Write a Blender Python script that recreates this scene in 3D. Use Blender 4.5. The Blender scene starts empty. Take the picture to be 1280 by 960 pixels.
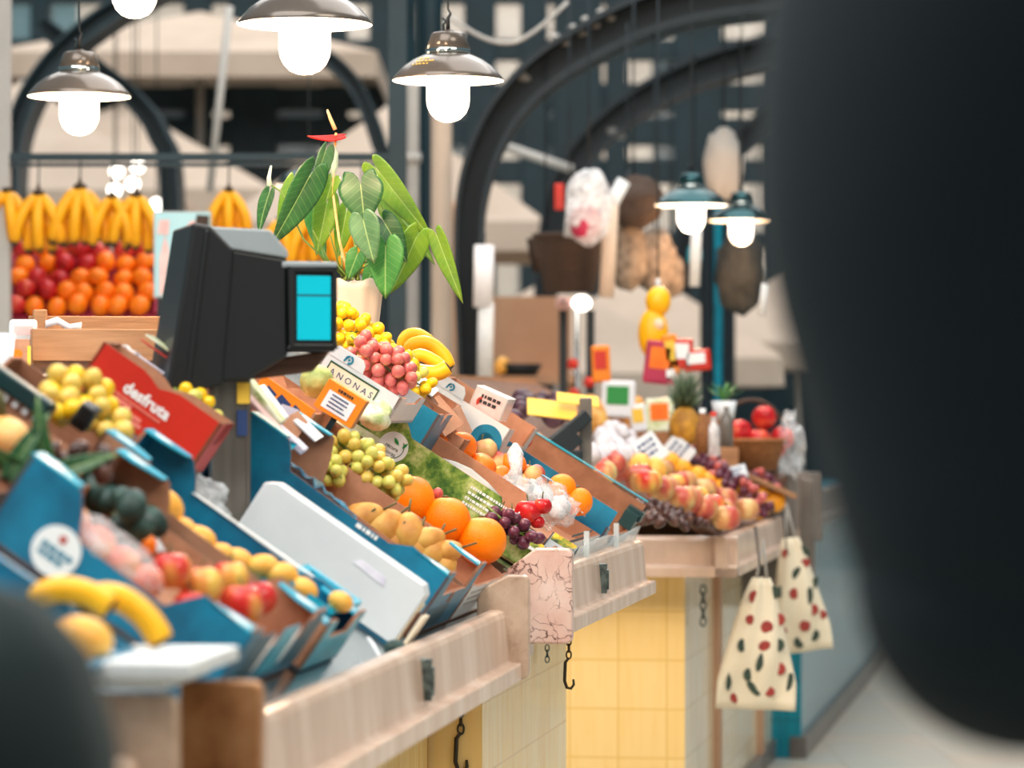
import bpy, math, random
from mathutils import Vector, Matrix, noise
R = random.Random(7)
SC = bpy.context.scene
COL = SC.collection
PI = math.pi
F, CX, HY, CZ = 4300.0, 640.0, 515.0, 1.27      # focal length in pixels, horizon row, eye height
G = F / 2100
EYE = Vector((0, 0, CZ))

# ------------------------------------------------------------------ colours and materials
def lin(c):
    if isinstance(c, str):
        c = tuple(int(c[i:i + 2], 16) / 255 for i in (0, 2, 4))
    return tuple((x / 12.92 if x <= .04045 else ((x + .055) / 1.055) ** 2.4) for x in c) + (1,)
MATS = {}
class NT:
    def __init__(s, name):
        s.m = bpy.data.materials.new(name); s.m.use_nodes = True
        s.t = s.m.node_tree; s.b = s.t.nodes['Principled BSDF']; s.out = s.t.nodes['Material Output']
        s.tc = s.t.nodes.new('ShaderNodeTexCoord')
        MATS[name] = s.m
    def n(s, typ, ins=None, **kw):
        x = s.t.nodes.new('ShaderNode' + typ)
        for k, v in kw.items(): setattr(x, k, v)
        for k, v in (ins or {}).items():
            if hasattr(v, 'is_output'): s.t.links.new(v, x.inputs[k])
            else: x.inputs[k].default_value = v
        return x
    def l(s, a, b): s.t.links.new(a, b)
    def co(s, scale=(1, 1, 1), gen=False):
        return s.n('Mapping', {'Vector': s.tc.outputs['Generated' if gen else 'Object'], 'Scale': scale}).outputs[0]
    def noise(s, scale, vec=None, detail=4, rough=.55, dist=0):
        return s.n('TexNoise', {'Vector': vec or s.tc.outputs['Object'], 'Scale': scale, 'Detail': detail, 'Roughness': rough, 'Distortion': dist}).outputs['Fac']
    def ramp(s, fac, stops, interp='LINEAR'):
        r = s.n('ValToRGB', {'Fac': fac}); e = r.color_ramp; e.interpolation = interp
        while len(e.elements) < len(stops): e.elements.new(.5)
        for el, (p, c) in zip(e.elements, stops): el.position = p; el.color = lin(c)
        return r.outputs['Color']
    def mix(s, fac, a, b, mode='MIX'):
        x = s.t.nodes.new('ShaderNodeMix'); x.data_type = 'RGBA'; x.blend_type = mode
        for i, v in ((0, fac), (6, a), (7, b)):
            if hasattr(v, 'is_output'): s.l(v, x.inputs[i])
            else: x.inputs[i].default_value = lin(v) if isinstance(v, (str, tuple)) and i else v
        return x.outputs[2]
    def base(s, c):
        if hasattr(c, 'is_output'): s.l(c, s.b.inputs['Base Color'])
        else: s.b.inputs['Base Color'].default_value = lin(c)
    def set(s, **k):
        for a, v in k.items():
            a = {'rough': 'Roughness', 'metal': 'Metallic', 'spec': 'Specular IOR Level', 'coat': 'Coat Weight', 'sss': 'Subsurface Weight', 'trans': 'Transmission Weight', 'alpha': 'Alpha', 'ior': 'IOR', 'sheen': 'Sheen Weight'}[a]
            if hasattr(v, 'is_output'): s.l(v, s.b.inputs[a])
            else: s.b.inputs[a].default_value = v
    def bump(s, h, strength=.3, dist=.01):
        b = s.n('Bump', {'Height': h, 'Strength': strength, 'Distance': dist}); s.l(b.outputs[0], s.b.inputs['Normal'])
    def emit(s, c, k):
        s.b.inputs['Emission Color'].default_value = lin(c); s.b.inputs['Emission Strength'].default_value = k

def M(name): return MATS[name]
def simple(name, c, rough=.6, metal=0, var=None, scale=20, bump=0, bscale=80, stretch=(1, 1, 1), **k):
    t = NT(name)
    if var:
        t.base(t.ramp(t.noise(scale, t.co(stretch)), [(.35, c), (.65, var)]))
    else: t.base(c)
    t.set(rough=rough, metal=metal, **k)
    if bump: t.bump(t.noise(bscale, t.co(stretch)), bump, .004)
    return t
def sss(t, r, w):
    t.b.inputs['Subsurface Weight'].default_value = w; t.b.inputs['Subsurface Radius'].default_value = r; t.b.inputs['Subsurface Scale'].default_value = .01

simple('card_teal', '007c9f', .45, var='005c7c', scale=14)
simple('card_teal_light', '08b0cc', .38, var='049cb8', scale=10)
simple('card_teal_dark', '0a5a70', .5, var='074556', scale=16)
simple('card_brown', 'b98566', .85, var='a87457', scale=30, bump=.15)
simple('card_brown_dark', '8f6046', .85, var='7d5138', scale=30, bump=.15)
simple('card_white', 'd6dadc', .6, var='cdd1d4', scale=8)
simple('card_cream', 'e9dcc4', .6, var='e0cfb0', scale=12)
simple('card_red', 'd22a14', .45, var='c02412', scale=6)
simple('card_orange', 'f58a10', .5, var='ee7f08', scale=8)
simple('card_yellow', 'f4c744', .6, var='efbd38', scale=8)
simple('card_magenta', 'c02a50', .55, var='a01f42', scale=8)
t = NT('print_green'); v = t.noise(26, t.co((1, 1, 1)), 6, .65)
t.base(t.ramp(v, [(.28, '16432a'), (.42, '47722e'), (.52, '86a244'), (.63, 'c9cf8a'), (.72, '9fb860')])); t.set(rough=.4)
t = NT('print_pale'); v = t.noise(30, t.co(), 4)
t.base(t.ramp(v, [(.3, '9fb46a'), (.45, 'd9dfb0'), (.6, 'eef0dc'), (.75, 'b9cc86')])); t.set(rough=.4)
t = NT('print_fruit'); v = t.noise(40, t.co(), 3)
t.base(t.ramp(v, [(.3, '2b3b1c'), (.42, '7d8a22'), (.52, 'd8a81c'), (.6, 'e6c22c'), (.72, '7c8a2a')])); t.set(rough=.3)
simple('ink_teal', '0a7896', .5); simple('ink_white', 'f2f2f0', .5); simple('ink_black', '22262a', .5)
simple('ink_navy', '223a6a', .5); simple('ink_green', '1c8a3c', .5); simple('ink_red', 'b8301c', .5); simple('ink_pale_red', 'e68070', .5)
simple('ink_dark_green', '22492c', .5); simple('paper', 'eeeef0', .7, var='e2e4ea', scale=9, bump=.3, bscale=25)
simple('paper_lilac', 'c9c2d6', .7, var='e6e4ee', scale=14, bump=.3, bscale=25)
simple('paper_pink', 'e7b3b0', .6, var='eecfca', scale=20)
simple('wood_crate', 'b0825c', .75, var='9c6f4a', scale=6, stretch=(1, 12, 12), bump=.2, bscale=20)
simple('wood_dark', '6d4a35', .7, var='54372a', scale=8, stretch=(1, 10, 10))
# stones
t = NT('stone_rail'); v = t.noise(7, t.co((1.6, 1, .3)), 5, .6)
c = t.ramp(v, [(.3, 'bfa18c'), (.5, 'd2b6a2'), (.7, 'e0c9b8')])
v2 = t.noise(16, t.co((2.5, 1, .7)), 6, .7); c = t.mix(t.n('MapRange', {'Value': v2, 'From Min': .6, 'From Max': .85, 'To Min': 0, 'To Max': .35}).outputs[0], c, '8a7060')
t.base(c); t.set(rough=.2)
t = NT('marble_pink'); w = t.noise(9, None, 5, .6)
vo = t.n('TexVoronoi', {'Vector': t.n('VectorMath', {0: t.tc.outputs['Object'], 1: t.n('VectorMath', {0: t.n('TexNoise', {'Vector': t.tc.outputs['Object'], 'Scale': 16, 'Detail': 5}).outputs['Color'], 'Scale': .17}, operation='SCALE').outputs[0]}, operation='ADD').outputs[0], 'Scale': 26}, feature='DISTANCE_TO_EDGE').outputs['Distance']
vein = t.n('MapRange', {'Value': vo, 'From Min': .0, 'From Max': .06, 'To Min': .95, 'To Max': 0}).outputs[0]
gate = t.n('MapRange', {'Value': t.noise(16, None, 3), 'From Min': .40, 'From Max': .54, 'To Min': 0, 'To Max': 1}).outputs[0]
fac = t.n('Math', {0: vein, 1: gate}, operation='MULTIPLY').outputs[0]
t.base(t.mix(fac, t.ramp(w, [(.3, 'cf9f92'), (.5, 'd9b6a8'), (.7, 'e2c8bc')]), '4a1c20')); t.set(rough=.18)
t = NT('marble_tan'); w = t.noise(12, None, 6, .65)
t.base(t.ramp(w, [(.3, '8f7460'), (.45, 'b59a84'), (.6, 'c4aa94'), (.75, '9a7d68')])); t.set(rough=.2)
t = NT('marble_brown'); w = t.noise(18, None, 6, .65)
t.base(t.ramp(w, [(.3, '7a4a2a'), (.45, '9c6a42'), (.62, 'a97a52'), (.75, '6d4228')])); t.set(rough=.25)
simple('stone_grey', '6e6862', .35, var='5c5752', scale=8)
# glazed tiles: the pattern follows x+y along the wall and z up it
def tiles(name, c1, c2, grout, stain=None, stain_amt=.0):
    t = NT(name)
    s = t.n('SeparateXYZ', {0: t.tc.outputs['Object']})
    add = t.n('Math', {0: s.outputs[0], 1: s.outputs[1]}, operation='ADD').outputs[0]
    vec = t.n('CombineXYZ', {0: add, 1: s.outputs[2]}).outputs[0]
    br = t.n('TexBrick', {'Vector': vec, 'Color1': lin(c1), 'Color2': lin(c2), 'Mortar': lin(grout), 'Scale': 1, 'Mortar Size': .0022, 'Mortar Smooth': .1, 'Brick Width': .14, 'Row Height': .14, 'Bias': 0}, offset=0, squash=1)
    c = br.outputs['Color']
    if stain:
        v = t.noise(9, t.n('Mapping', {'Vector': vec, 'Scale': (5, .35, 1)}).outputs[0], 5, .6)
        c = t.mix(t.n('MapRange', {'Value': v, 'From Min': .48, 'From Max': .72, 'To Min': 0, 'To Max': stain_amt}).outputs[0], c, stain)
    t.base(c); t.set(rough=.18); t.bump(br.outputs['Fac'], -.35, .003)
    return t
tiles('tile_cream', 'f6dfa6', 'f1d288', 'dcbc7c', 'e6ab45', .8)
tiles('tile_yellow', 'f6d694', 'f4d088', 'e2b868', 'edbd62', .35)
tiles('tile_white', 'ebe1c8', 'e9d9b4', 'd3c3a0', 'd3a862', .85)
tiles('tile_teal', '0f8fa6', '0a7d95', '0a5868', '0a4c58', .7)
t = NT('floor_stone'); s_ = t.n('TexBrick', {'Vector': t.co((1, 1, 1)), 'Color1': lin('b9b0a4'), 'Color2': lin('9fb0b0'), 'Mortar': lin('7f7a72'), 'Scale': 1, 'Mortar Size': .004, 'Brick Width': .4, 'Row Height': .4}, offset=0)
t.base(t.mix(t.noise(3), s_.outputs['Color'], 'c4b8a6')); t.set(rough=.3)
# metal, plastic, glass
simple('steel_sheet', 'c3cacb', .22, 1, var='aeb7b9', scale=9, bump=.06, bscale=12)
simple('steel_post', '8b837a', .38, .85, var='766e66', scale=5, stretch=(8, 8, .3))
simple('iron_teal', '10303a', .5, .1, var='0c262e', scale=4)
simple('iron_black', '061c25', .55, .1, var='05151c', scale=10)
simple('chain_metal', '3a352e', .45, .7, var='4a443a', scale=60)
simple('bracket_metal', '7f8f8c', .4, .8, var='46514f', scale=60)
simple('black_plastic', '080d10', .48, var='060a0c', scale=6)
simple('grey_plastic', '9aa3a6', .4, var='8b9497', scale=6)
simple('green_plastic', '123a3c', .4, var='0c2c2e', scale=12)
simple('white_plastic', 'e9ecee', .3, var='dfe3e6', scale=5)
simple('foam_white', 'd9dddd', .7, var='ced2d4', scale=40, bump=.2, bscale=120)
simple('wicker', 'a06a3a', .8, var='7c4e28', scale=60, stretch=(1, 1, 3), bump=.6, bscale=90)
simple('wicker_dark', '4c3a2e', .8, var='3a2b22', scale=60, stretch=(1, 1, 3), bump=.6, bscale=90)
t = NT('screen_teal'); t.base('08808c'); t.set(rough=.2); t.emit('08b6c8', .75)
t = NT('lamp_metal'); t.base(t.ramp(t.noise(6), [(.4, '5a524b'), (.6, '665d55')])); t.set(rough=.2, metal=.35)
t = NT('lamp_metal_teal'); t.base('2a4c50'); t.set(rough=.16, metal=.75)
t = NT('lamp_chrome'); t.base('c8d0d0'); t.set(rough=.08, metal=1)
t = NT('lamp_enamel'); t.base('f6f4f0'); t.set(rough=.35)
t = NT('bulb_glow'); t.base('fff4e6'); t.emit('fff1e0', 14)
t = NT('jar_glass'); t.base('fffaf2'); t.set(rough=.2); t.emit('fff3e4', 3.2)
def film(name, c, alpha, rough=.12):
    t = NT(name); t.base(c); t.set(rough=rough, spec=.8)
    v = t.noise(22, None, 5, .6, 1.5)
    t.set(alpha=t.n('MapRange', {'Value': v, 'From Min': .35, 'From Max': .7, 'To Min': alpha * .5, 'To Max': min(1, alpha * 1.6)}).outputs[0])
    t.bump(t.noise(30, None, 4, .6, 1), .8, .01); return t
film('film_clear', 'e8f0f4', .3); film('film_white', 'eef2f6', .55, .25); film('film_blue', '1591bd', .75, .1)
t = NT('acrylic_clear'); t.base('dfeaec'); t.set(rough=.06, trans=.0, alpha=.5, spec=.9)
t = NT('window_glass'); t.base('bcd6da'); t.set(rough=.05, alpha=.15, spec=.7)
# cloth
simple('canvas_beige', 'd9c6b4', .9, var='cbb7a4', scale=2)
simple('canvas_grey', 'b9b6b0', .9, var='a9a6a2', scale=2)
simple('cloth_dark', '14262d', .9, var='102026', scale=4, bump=.2, bscale=200)
simple('cloth_green', '072021', .9, var='051a1b', scale=6, bump=.2, bscale=220)
simple('cloth_trouser', '20242a', .9); simple('skin', 'd3a184', .55); simple('hair', '231a15', .6, var='2e221b', scale=60)
simple('leather_black', '17181a', .5)
simple('plaster_pale', 'cdbfb0', .9, var='bcae a0'.replace(' ', ''), scale=1.2)
simple('table_tan', 'c39a7a', .7, var='b58c6e', scale=3)
# fruit
def fruit(name, stops, scale=6, rough=.35, pore=0, pscale=160, gen=False, sub=.0, stretch=(1, 1, 1), det=3, spec=.35):
    t = NT(name); t.base(t.ramp(t.noise(scale, t.co(stretch, gen), det), stops)); t.set(rough=rough, spec=spec)
    if pore: t.bump(t.n('TexVoronoi', {'Vector': t.tc.outputs['Object'], 'Scale': pscale}).outputs['Distance'], pore, .002)
    if sub: sss(t, (1, .4, .15), sub)
    return t
fruit('orange_skin', [(.3, 'ff7a00'), (.7, 'ff8c00')], 8, .36, .3, 520, spec=.28)
fruit('mandarin_skin', [(.3, 'f56a06'), (.7, 'ff8410')], 20, .3, .3, 520)
fruit('clementine_skin', [(.3, 'fb6a08'), (.7, 'ff8c14')], 20, .3, .2, 300)
fruit('apple_skin', [(.3, 'b81620'), (.45, 'cf3a30'), (.55, 'de8a4a'), (.66, 'e4bc58')], 16, .25, det=2, stretch=(1, 1, .4))
fruit('apple_red', [(.3, 'a01016'), (.55, 'c42226'), (.72, 'd8683e')], 18, .25, stretch=(1, 1, .4))
fruit('apple_pink', [(.3, 'a83430'), (.46, 'c05a48'), (.56, 'd29a62'), (.68, 'dcc080')], 16, .3, stretch=(1, 1, .4))
fruit('peach_skin', [(.3, 'e8645a'), (.5, 'f09070'), (.7, 'f5bd7a')], 14, .5)
fruit('mango_skin', [(.3, 'f2a23c'), (.55, 'f7bf5a'), (.75, 'e8b04c')], 12, .35)
fruit('apricot_skin', [(.3, 'f79a10'), (.6, 'fcb02a'), (.8, 'f08a20')], 14, .4)
fruit('pear_skin', [(.3, 'bd7a34'), (.5, 'd29646'), (.68, 'd8ac55')], 26, .5)
fruit('tomato_skin', [(.3, 'd8240e'), (.7, 'ee4a1a')], 8, .14)
fruit('plum_skin', [(.3, '2a1a26'), (.55, '4a2a38'), (.75, '7a5a64')], 20, .4)
fruit('date_skin', [(.3, '2a1714'), (.55, '4a2c26'), (.75, '7a5c50')], 30, .25)
fruit('avocado_skin', [(.3, '16231f'), (.55, '23403a'), (.75, '3c5a52')], 40, .5, .4, 200)
fruit('lemon_skin', [(.3, 'efc42a'), (.7, 'f6d650')], 10, .35, .3, 400)
fruit('squash_skin', [(.3, 'f0952c'), (.5, 'f4c07a'), (.7, 'f2a850')], 10, .4, stretch=(3, 3, .2))
fruit('garlic_skin', [(.3, 'c4bcc0'), (.7, 'dcd8da')], 20, .5, stretch=(3, 3, .4))
fruit('grape_green', [(.3, 'bdb850'), (.55, 'd4cf70'), (.78, 'dccb72')], 30, .2, sub=.45)
fruit('grape_yellow', [(.3, 'dcae12'), (.6, 'edc726'), (.8, 'e6d44a')], 30, .22, sub=.4)
fruit('grape_amber', [(.3, 'd2a848'), (.55, 'd8c060'), (.78, 'ccc866')], 30, .22, sub=.45)
fruit('grape_red', [(.28, 'a84a50'), (.5, 'cc6a62'), (.68, 'd9946a'), (.8, 'b8606a')], 26, .26, sub=.35)
fruit('grape_black', [(.3, '4a1e2e'), (.6, '6c3244'), (.8, '8a5a62')], 40, .3)
fruit('anona_skin', [(.3, '8a9a4e'), (.55, 'b4bd74'), (.75, 'd2d6a0')], 30, .5, .9, 60)
fruit('banana_skin', [(.3, 'f3ac14'), (.6, 'fabd1e'), (.78, 'f7cc48')], 10, .4)
fruit('banana_ripe', [(.28, 'c8861a'), (.4, 'f0a010'), (.7, 'f8b418')], 14, .45)
fruit('pineapple_skin', [(.3, '8a5a22'), (.6, 'c8902e')], 20, .6, .9, 50)
simple('fruit_stem', '5c5a2a', .7, var='46401e', scale=60); simple('banana_tip', '3a2a18', .8)
def leafmat(name, a, b, rough=.42):
    t = NT(name); c = t.ramp(t.noise(18, None, 3), [(.35, a), (.65, b)])
    sp = t.n('SeparateXYZ', {0: t.tc.outputs['Object']})
    ay = t.n('Math', {0: sp.outputs[1]}, operation='ABSOLUTE').outputs[0]
    mid = t.n('MapRange', {'Value': ay, 'From Min': .0004, 'From Max': .0016, 'To Min': .4, 'To Max': 0}).outputs[0]
    ph = t.n('Math', {0: t.n('Math', {0: sp.outputs[0], 1: t.n('Math', {0: ay, 1: .7}, operation='MULTIPLY').outputs[0]}, operation='SUBTRACT').outputs[0], 1: 420.0}, operation='MULTIPLY').outputs[0]
    sv = t.n('MapRange', {'Value': t.n('Math', {0: ph}, operation='SINE').outputs[0], 'From Min': .88, 'From Max': 1.0, 'To Min': 0, 'To Max': .1}).outputs[0]
    v = t.n('Math', {0: mid, 1: sv}, operation='MAXIMUM').outputs[0]
    t.base(t.mix(v, c, 'b9cc86')); t.set(rough=rough, spec=.4)
    t.b.inputs['Subsurface Weight'].default_value = .06; t.b.inputs['Subsurface Radius'].default_value = (.4, 1, .1); t.b.inputs['Subsurface Scale'].default_value = .01
leafmat('leaf_dark', '1d4426', '2a582f'); leafmat('leaf_mid', '2f6a30', '3f7c3a'); leafmat('leaf_light', '6b8a1e', '567c26'); leafmat('leaf_grey', '3f6244', '567a58', .32)
simple('spathe_red', 'c00c02', .6, var='cc1608', spec=.15); simple('spadix_pale', 'f0a860', .5, var='f6c890'); simple('petiole_green', '6a7f24', .5, var='55702a')
simple('leaf_white', 'c9d6c6', .4, var='b5c8b0'); simple('leaf_pine', '3b4a34', .5, var='5a6a4a', scale=30)
simple('wicker_pale', '9a8a7a', .8, var='6b5c4e', scale=30, bump=.6, bscale=60); simple('wicker_black', '1f2426', .8, var='33332f', scale=40, bump=.6, bscale=60)
simple('card_yellow_deep', 'ffc400', .4, var='f9b400', scale=8); simple('poster_blue', '9fd3de', .5, var='b8e0e6', scale=4); simple('bag_cloth', 'e8dcc2', .8, var='dccfb4', scale=6)
simple('ink_fruit_red', '8a2a24', .7, var='a23a30', scale=60); simple('ink_fruit_dark', '24332a', .7, var='36483a', scale=60)
t = NT('far_glow'); t.base('ffffff'); t.emit('fff6ea', 5)
SKY, AREA_W, EXPO = .26, 440, 0.06
# ------------------------------------------------------------------ mesh builder
I4 = Matrix.Identity(4)
class MB:
    def __init__(s): s.v = []; s.f = []; s.mi = []; s.flat = set()
    def add(s, vs, fs, m=0, T=None, flat=False):
        o = len(s.v)
        s.v += [(T @ Vector(p)) if T else Vector(p) for p in vs]
        for i, f in enumerate(fs):
            if flat: s.flat.add(len(s.f))
            s.f.append([o + k for k in f]); s.mi.append(m[i] if isinstance(m, list) else m)
        return s
    def box(s, lo, hi, m=0, T=None):
        x0, y0, z0 = lo; x1, y1, z1 = hi
        vs = [(x0, y0, z0), (x1, y0, z0), (x1, y1, z0), (x0, y1, z0), (x0, y0, z1), (x1, y0, z1), (x1, y1, z1), (x0, y1, z1)]
        return s.add(vs, [(0, 3, 2, 1), (4, 5, 6, 7), (0, 1, 5, 4), (1, 2, 6, 5), (2, 3, 7, 6), (3, 0, 4, 7)], m, T, True)
    def prism(s, poly, d0, d1, axes='xyz', m=0, T=None):
        """poly of (p, q) pairs; axes names where p, q and the depth go; m = [front(d0), back(d1), sides] or one index"""
        if not isinstance(m, list): m = [m, m, m]
        n = len(poly); ix = ['xyz'.index(c) for c in axes]
        def mk(p, q, d):
            r = [0, 0, 0]; r[ix[0]] = p; r[ix[1]] = q; r[ix[2]] = d; return r
        vs = [mk(p, q, d0) for p, q in poly] + [mk(p, q, d1) for p, q in poly]
        fs = [list(range(n))[::-1], list(range(n, 2 * n))] + [(i, (i + 1) % n, n + (i + 1) % n, n + i) for i in range(n)]
        return s.add(vs, fs, [m[0], m[1]] + [m[2]] * n, T, True)
    def tube(s, pts, rad, n=8, m=0, T=None, caps=True, squash=None):
        pts = [Vector(p) for p in pts]
        rads = rad if isinstance(rad, (list, tuple)) else [rad] * len(pts)
        vs, fs = [], []; up = None
        for i, p in enumerate(pts):
            t = (pts[min(i + 1, len(pts) - 1)] - pts[max(i - 1, 0)]).normalized()
            if up is None: up = t.orthogonal().normalized()
            up = (up - t * up.dot(t)).normalized(); side = t.cross(up)
            for k in range(n):
                a = 2 * PI * k / n
                vs.append(p + (up * math.cos(a) + side * math.sin(a) * (squash or 1)) * rads[i])
        for i in range(len(pts) - 1):
            for k in range(n):
                fs.append((i * n + k, i * n + (k + 1) % n, (i + 1) * n + (k + 1) % n, (i + 1) * n + k))
        if caps: fs += [list(range(n))[::-1], list(range((len(pts) - 1) * n, len(pts) * n))]
        return s.add(vs, fs, m, T)
    def lathe(s, prof, n=24, m=0, T=None):
        vs, fs, mm = [], [], []
        for r, z in prof:
            for k in range(n):
                a = 2 * PI * k / n; vs.append((r * math.cos(a), r * math.sin(a), z))
        for i in range(len(prof) - 1):
            for k in range(n):
                fs.append((i * n + k, i * n + (k + 1) % n, (i + 1) * n + (k + 1) % n, (i + 1) * n + k))
                mm.append(m[i] if isinstance(m, list) else m)
        return s.add(vs, fs, mm, T)
    def ball(s, c=(0, 0, 0), r=1, seg=16, rings=10, m=0, fn=None, T=None):
        vs, fs = [], []; r = r if isinstance(r, (tuple, list)) else (r, r, r)
        for i in range(rings + 1):
            th = PI * i / rings
            for k in range(seg):
                a = 2 * PI * k / seg
                d = Vector((math.sin(th) * math.cos(a), math.sin(th) * math.sin(a), math.cos(th)))
                q = fn(d) if fn else 1
                vs.append((c[0] + d.x * r[0] * q, c[1] + d.y * r[1] * q, c[2] + d.z * r[2] * q))
        for i in range(rings):
            for k in range(seg):
                fs.append((i * seg + k, (i + 1) * seg + k, (i + 1) * seg + (k + 1) % seg, i * seg + (k + 1) % seg))
        return s.add(vs, fs, m, T)
    def grid(s, P, m=0, closed=False):
        """P[i][j] points -> quads"""
        a, b = len(P), len(P[0]); vs = [p for row in P for p in row]
        fs = [(i * b + j, i * b + j + 1, (i + 1) * b + j + 1, (i + 1) * b + j) for i in range(a - 1) for j in range(b - 1)]
        return s.add(vs, fs, m)
    def mesh(s, name, mats):
        me = bpy.data.meshes.new(name); me.from_pydata([tuple(v) for v in s.v], [], s.f)
        for x in mats: me.materials.append(M(x))
        me.polygons.foreach_set('material_index', s.mi)
        me.polygons.foreach_set('use_smooth', [i not in s.flat for i in range(len(s.f))])
        me.update(); return me
def link(name, me, parent=None, T=None):
    o = bpy.data.objects.new(name, me); COL.objects.link(o)
    if parent: o.parent = parent
    if T is not None: o.matrix_local = T
    return o
def part(name, mb, mats, parent=None, T=None, bevel=0, solid=0, sub=0, fix=True):
    mats = [mats] if isinstance(mats, str) else mats
    me = mb.mesh(name, mats)
    if fix:
        import bmesh
        b = bmesh.new(); b.from_mesh(me); bmesh.ops.remove_doubles(b, verts=b.verts, dist=1e-6)
        bmesh.ops.recalc_face_normals(b, faces=b.faces); b.to_mesh(me); b.free()
    o = link(name, me, parent, T)
    if solid:
        d = o.modifiers.new('s', 'SOLIDIFY'); d.thickness = solid; d.offset = 0
    if sub:
        d = o.modifiers.new('u', 'SUBSURF'); d.levels = sub; d.render_levels = sub
    if bevel:
        d = o.modifiers.new('b', 'BEVEL'); d.width = bevel; d.segments = 2; d.limit_method = 'ANGLE'; d.angle_limit = .7
    return o
def tag(o, label, cat, group=None, kind=None):
    if label: o['label'] = label
    if cat: o['category'] = cat
    if group: o['group'] = group
    if kind: o['kind'] = kind
    return o
def thing(name, label, cat, T=None, group=None):
    o = bpy.data.objects.new(name, None); COL.objects.link(o); o.empty_display_size = .05
    if T is not None: o.matrix_world = T
    return tag(o, label, cat, group)
def structure(o): o['kind'] = 'structure'; return o
def dup(o, T=None, label=None, group=None, parent=None):
    c = o.copy(); COL.objects.link(c)
    if parent is not None: c.parent = parent
    for ch in list(o.children): dup(ch, parent=c)
    if T is not None: c.matrix_world = T
    if label: c['label'] = label
    if group: c['group'] = group
    return c
def basis(x, y, z, o=(0, 0, 0)):
    m = Matrix((x, y, z)).transposed().to_4x4(); m.translation = o; return m
def tr(*p): return Matrix.Translation(p if len(p) == 3 else p[0])
def rot(a, ax): return Matrix.Rotation(math.radians(a), 4, ax)
def rrot(): return Matrix.Rotation(R.uniform(0, 6.28), 4, Vector((R.uniform(-1, 1), R.uniform(-1, 1), R.uniform(-1, 1))).normalized())
# pixel -> world helpers
def ray(px, py): return Vector(((px - CX) / F, 1, -(py - HY) / F))
def at(px, py, Y): return EYE + ray(px, py) * (Y * G)
def atK(px, py, K): return EYE + ray(px, py) * (F / K)
def wx(px, Y): return (px - CX) * Y * G / F
def wz(py, Y): return CZ - (py - HY) * Y * G / F
def zat(py, K): return CZ - (py - HY) / K
class Unit:
    """a straight length of counter: R = outer ledge corner at a = 0, u runs along it away from the camera, v into the stall"""
    def __init__(s, Rx, Ry, th, vb, zb, phi):
        th, phi = math.radians(th), math.radians(phi)
        s.R = Vector((Rx, Ry, 0)); s.u = Vector((math.sin(th), math.cos(th), 0)); s.v = Vector((-math.cos(th), math.sin(th), 0))
        s.vb, s.zb = vb, zb
        s.O = s.R + s.v * vb + Vector((0, 0, zb))
        s.up = s.v * math.cos(phi) + Vector((0, 0, math.sin(phi))); s.n = -s.v * math.sin(phi) + Vector((0, 0, math.cos(phi)))
        s.frame = basis(s.u, s.v, Vector((0, 0, 1)), s.R)
    def P(s, a, b, h=0): return s.O + s.u * a + s.up * b + s.n * h
    def T(s, a, b, h=0, rz=0): return basis(s.u, s.up, s.n, s.P(a, b, h)) @ rot(rz, 'Z')
    def hit(s, px, py, h=0):
        d = ray(px, py); p0 = s.O + s.n * h
        return EYE + d * ((p0 - EYE).dot(s.n) / d.dot(s.n))
    def loc(s, P):
        q = P - s.O; return q.dot(s.u), q.dot(s.up), q.dot(s.n)
U0 = Unit(-.359, 3.613, 6.2, .07, .885, 34)
U1 = Unit(.0212, 6.065, 7.5, .07, .895, 34.4)
U2 = Unit(.0984, 6.314, 8.6, .07, .955, 31.5)
U3 = Unit(.627, 9.598, 9.3, .05, .93, 27)
def TP(U, px, py, K, rz=0): return basis(U.u, U.up, U.n, atK(px, py, K)) @ rot(rz, 'Z')
def inK(px, py, rpx, K): return atK(px, py, K), rpx / K
# lettering: made before the scene fills up, so that each evaluation stays cheap
TEXTS = {}
def make_texts(words):
    obs = []
    for w in words:
        cu = bpy.data.curves.new('lettering', 'FONT'); cu.body = w; cu.size = 1; cu.align_x = 'CENTER'; cu.align_y = 'CENTER'; cu.extrude = .012; cu.resolution_u = 3; cu.offset = .03 if w in ('desfruta', 'p') else .008
        o = bpy.data.objects.new('lettering', cu); COL.objects.link(o); obs.append((w, o))
    dg = bpy.context.evaluated_depsgraph_get(); dg.update()
    for w, o in obs:
        TEXTS[w] = bpy.data.meshes.new_from_object(o.evaluated_get(dg))
    for w, o in obs:
        cu = o.data; bpy.data.objects.remove(o); bpy.data.curves.remove(cu)
WORDS = ['desfruta', 'A N O N A S', 'p', 'recura', 'horas', '9']
make_texts(WORDS)
def text(w, size, mat, parent, T, name='lettering', bold=0):
    me = TEXTS[w].copy(); me.materials.clear(); me.materials.append(M(mat))
    me.transform(Matrix.Diagonal((size, size, size * .06 + .0006, 1)))
    return link(name, me, parent, T)
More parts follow.
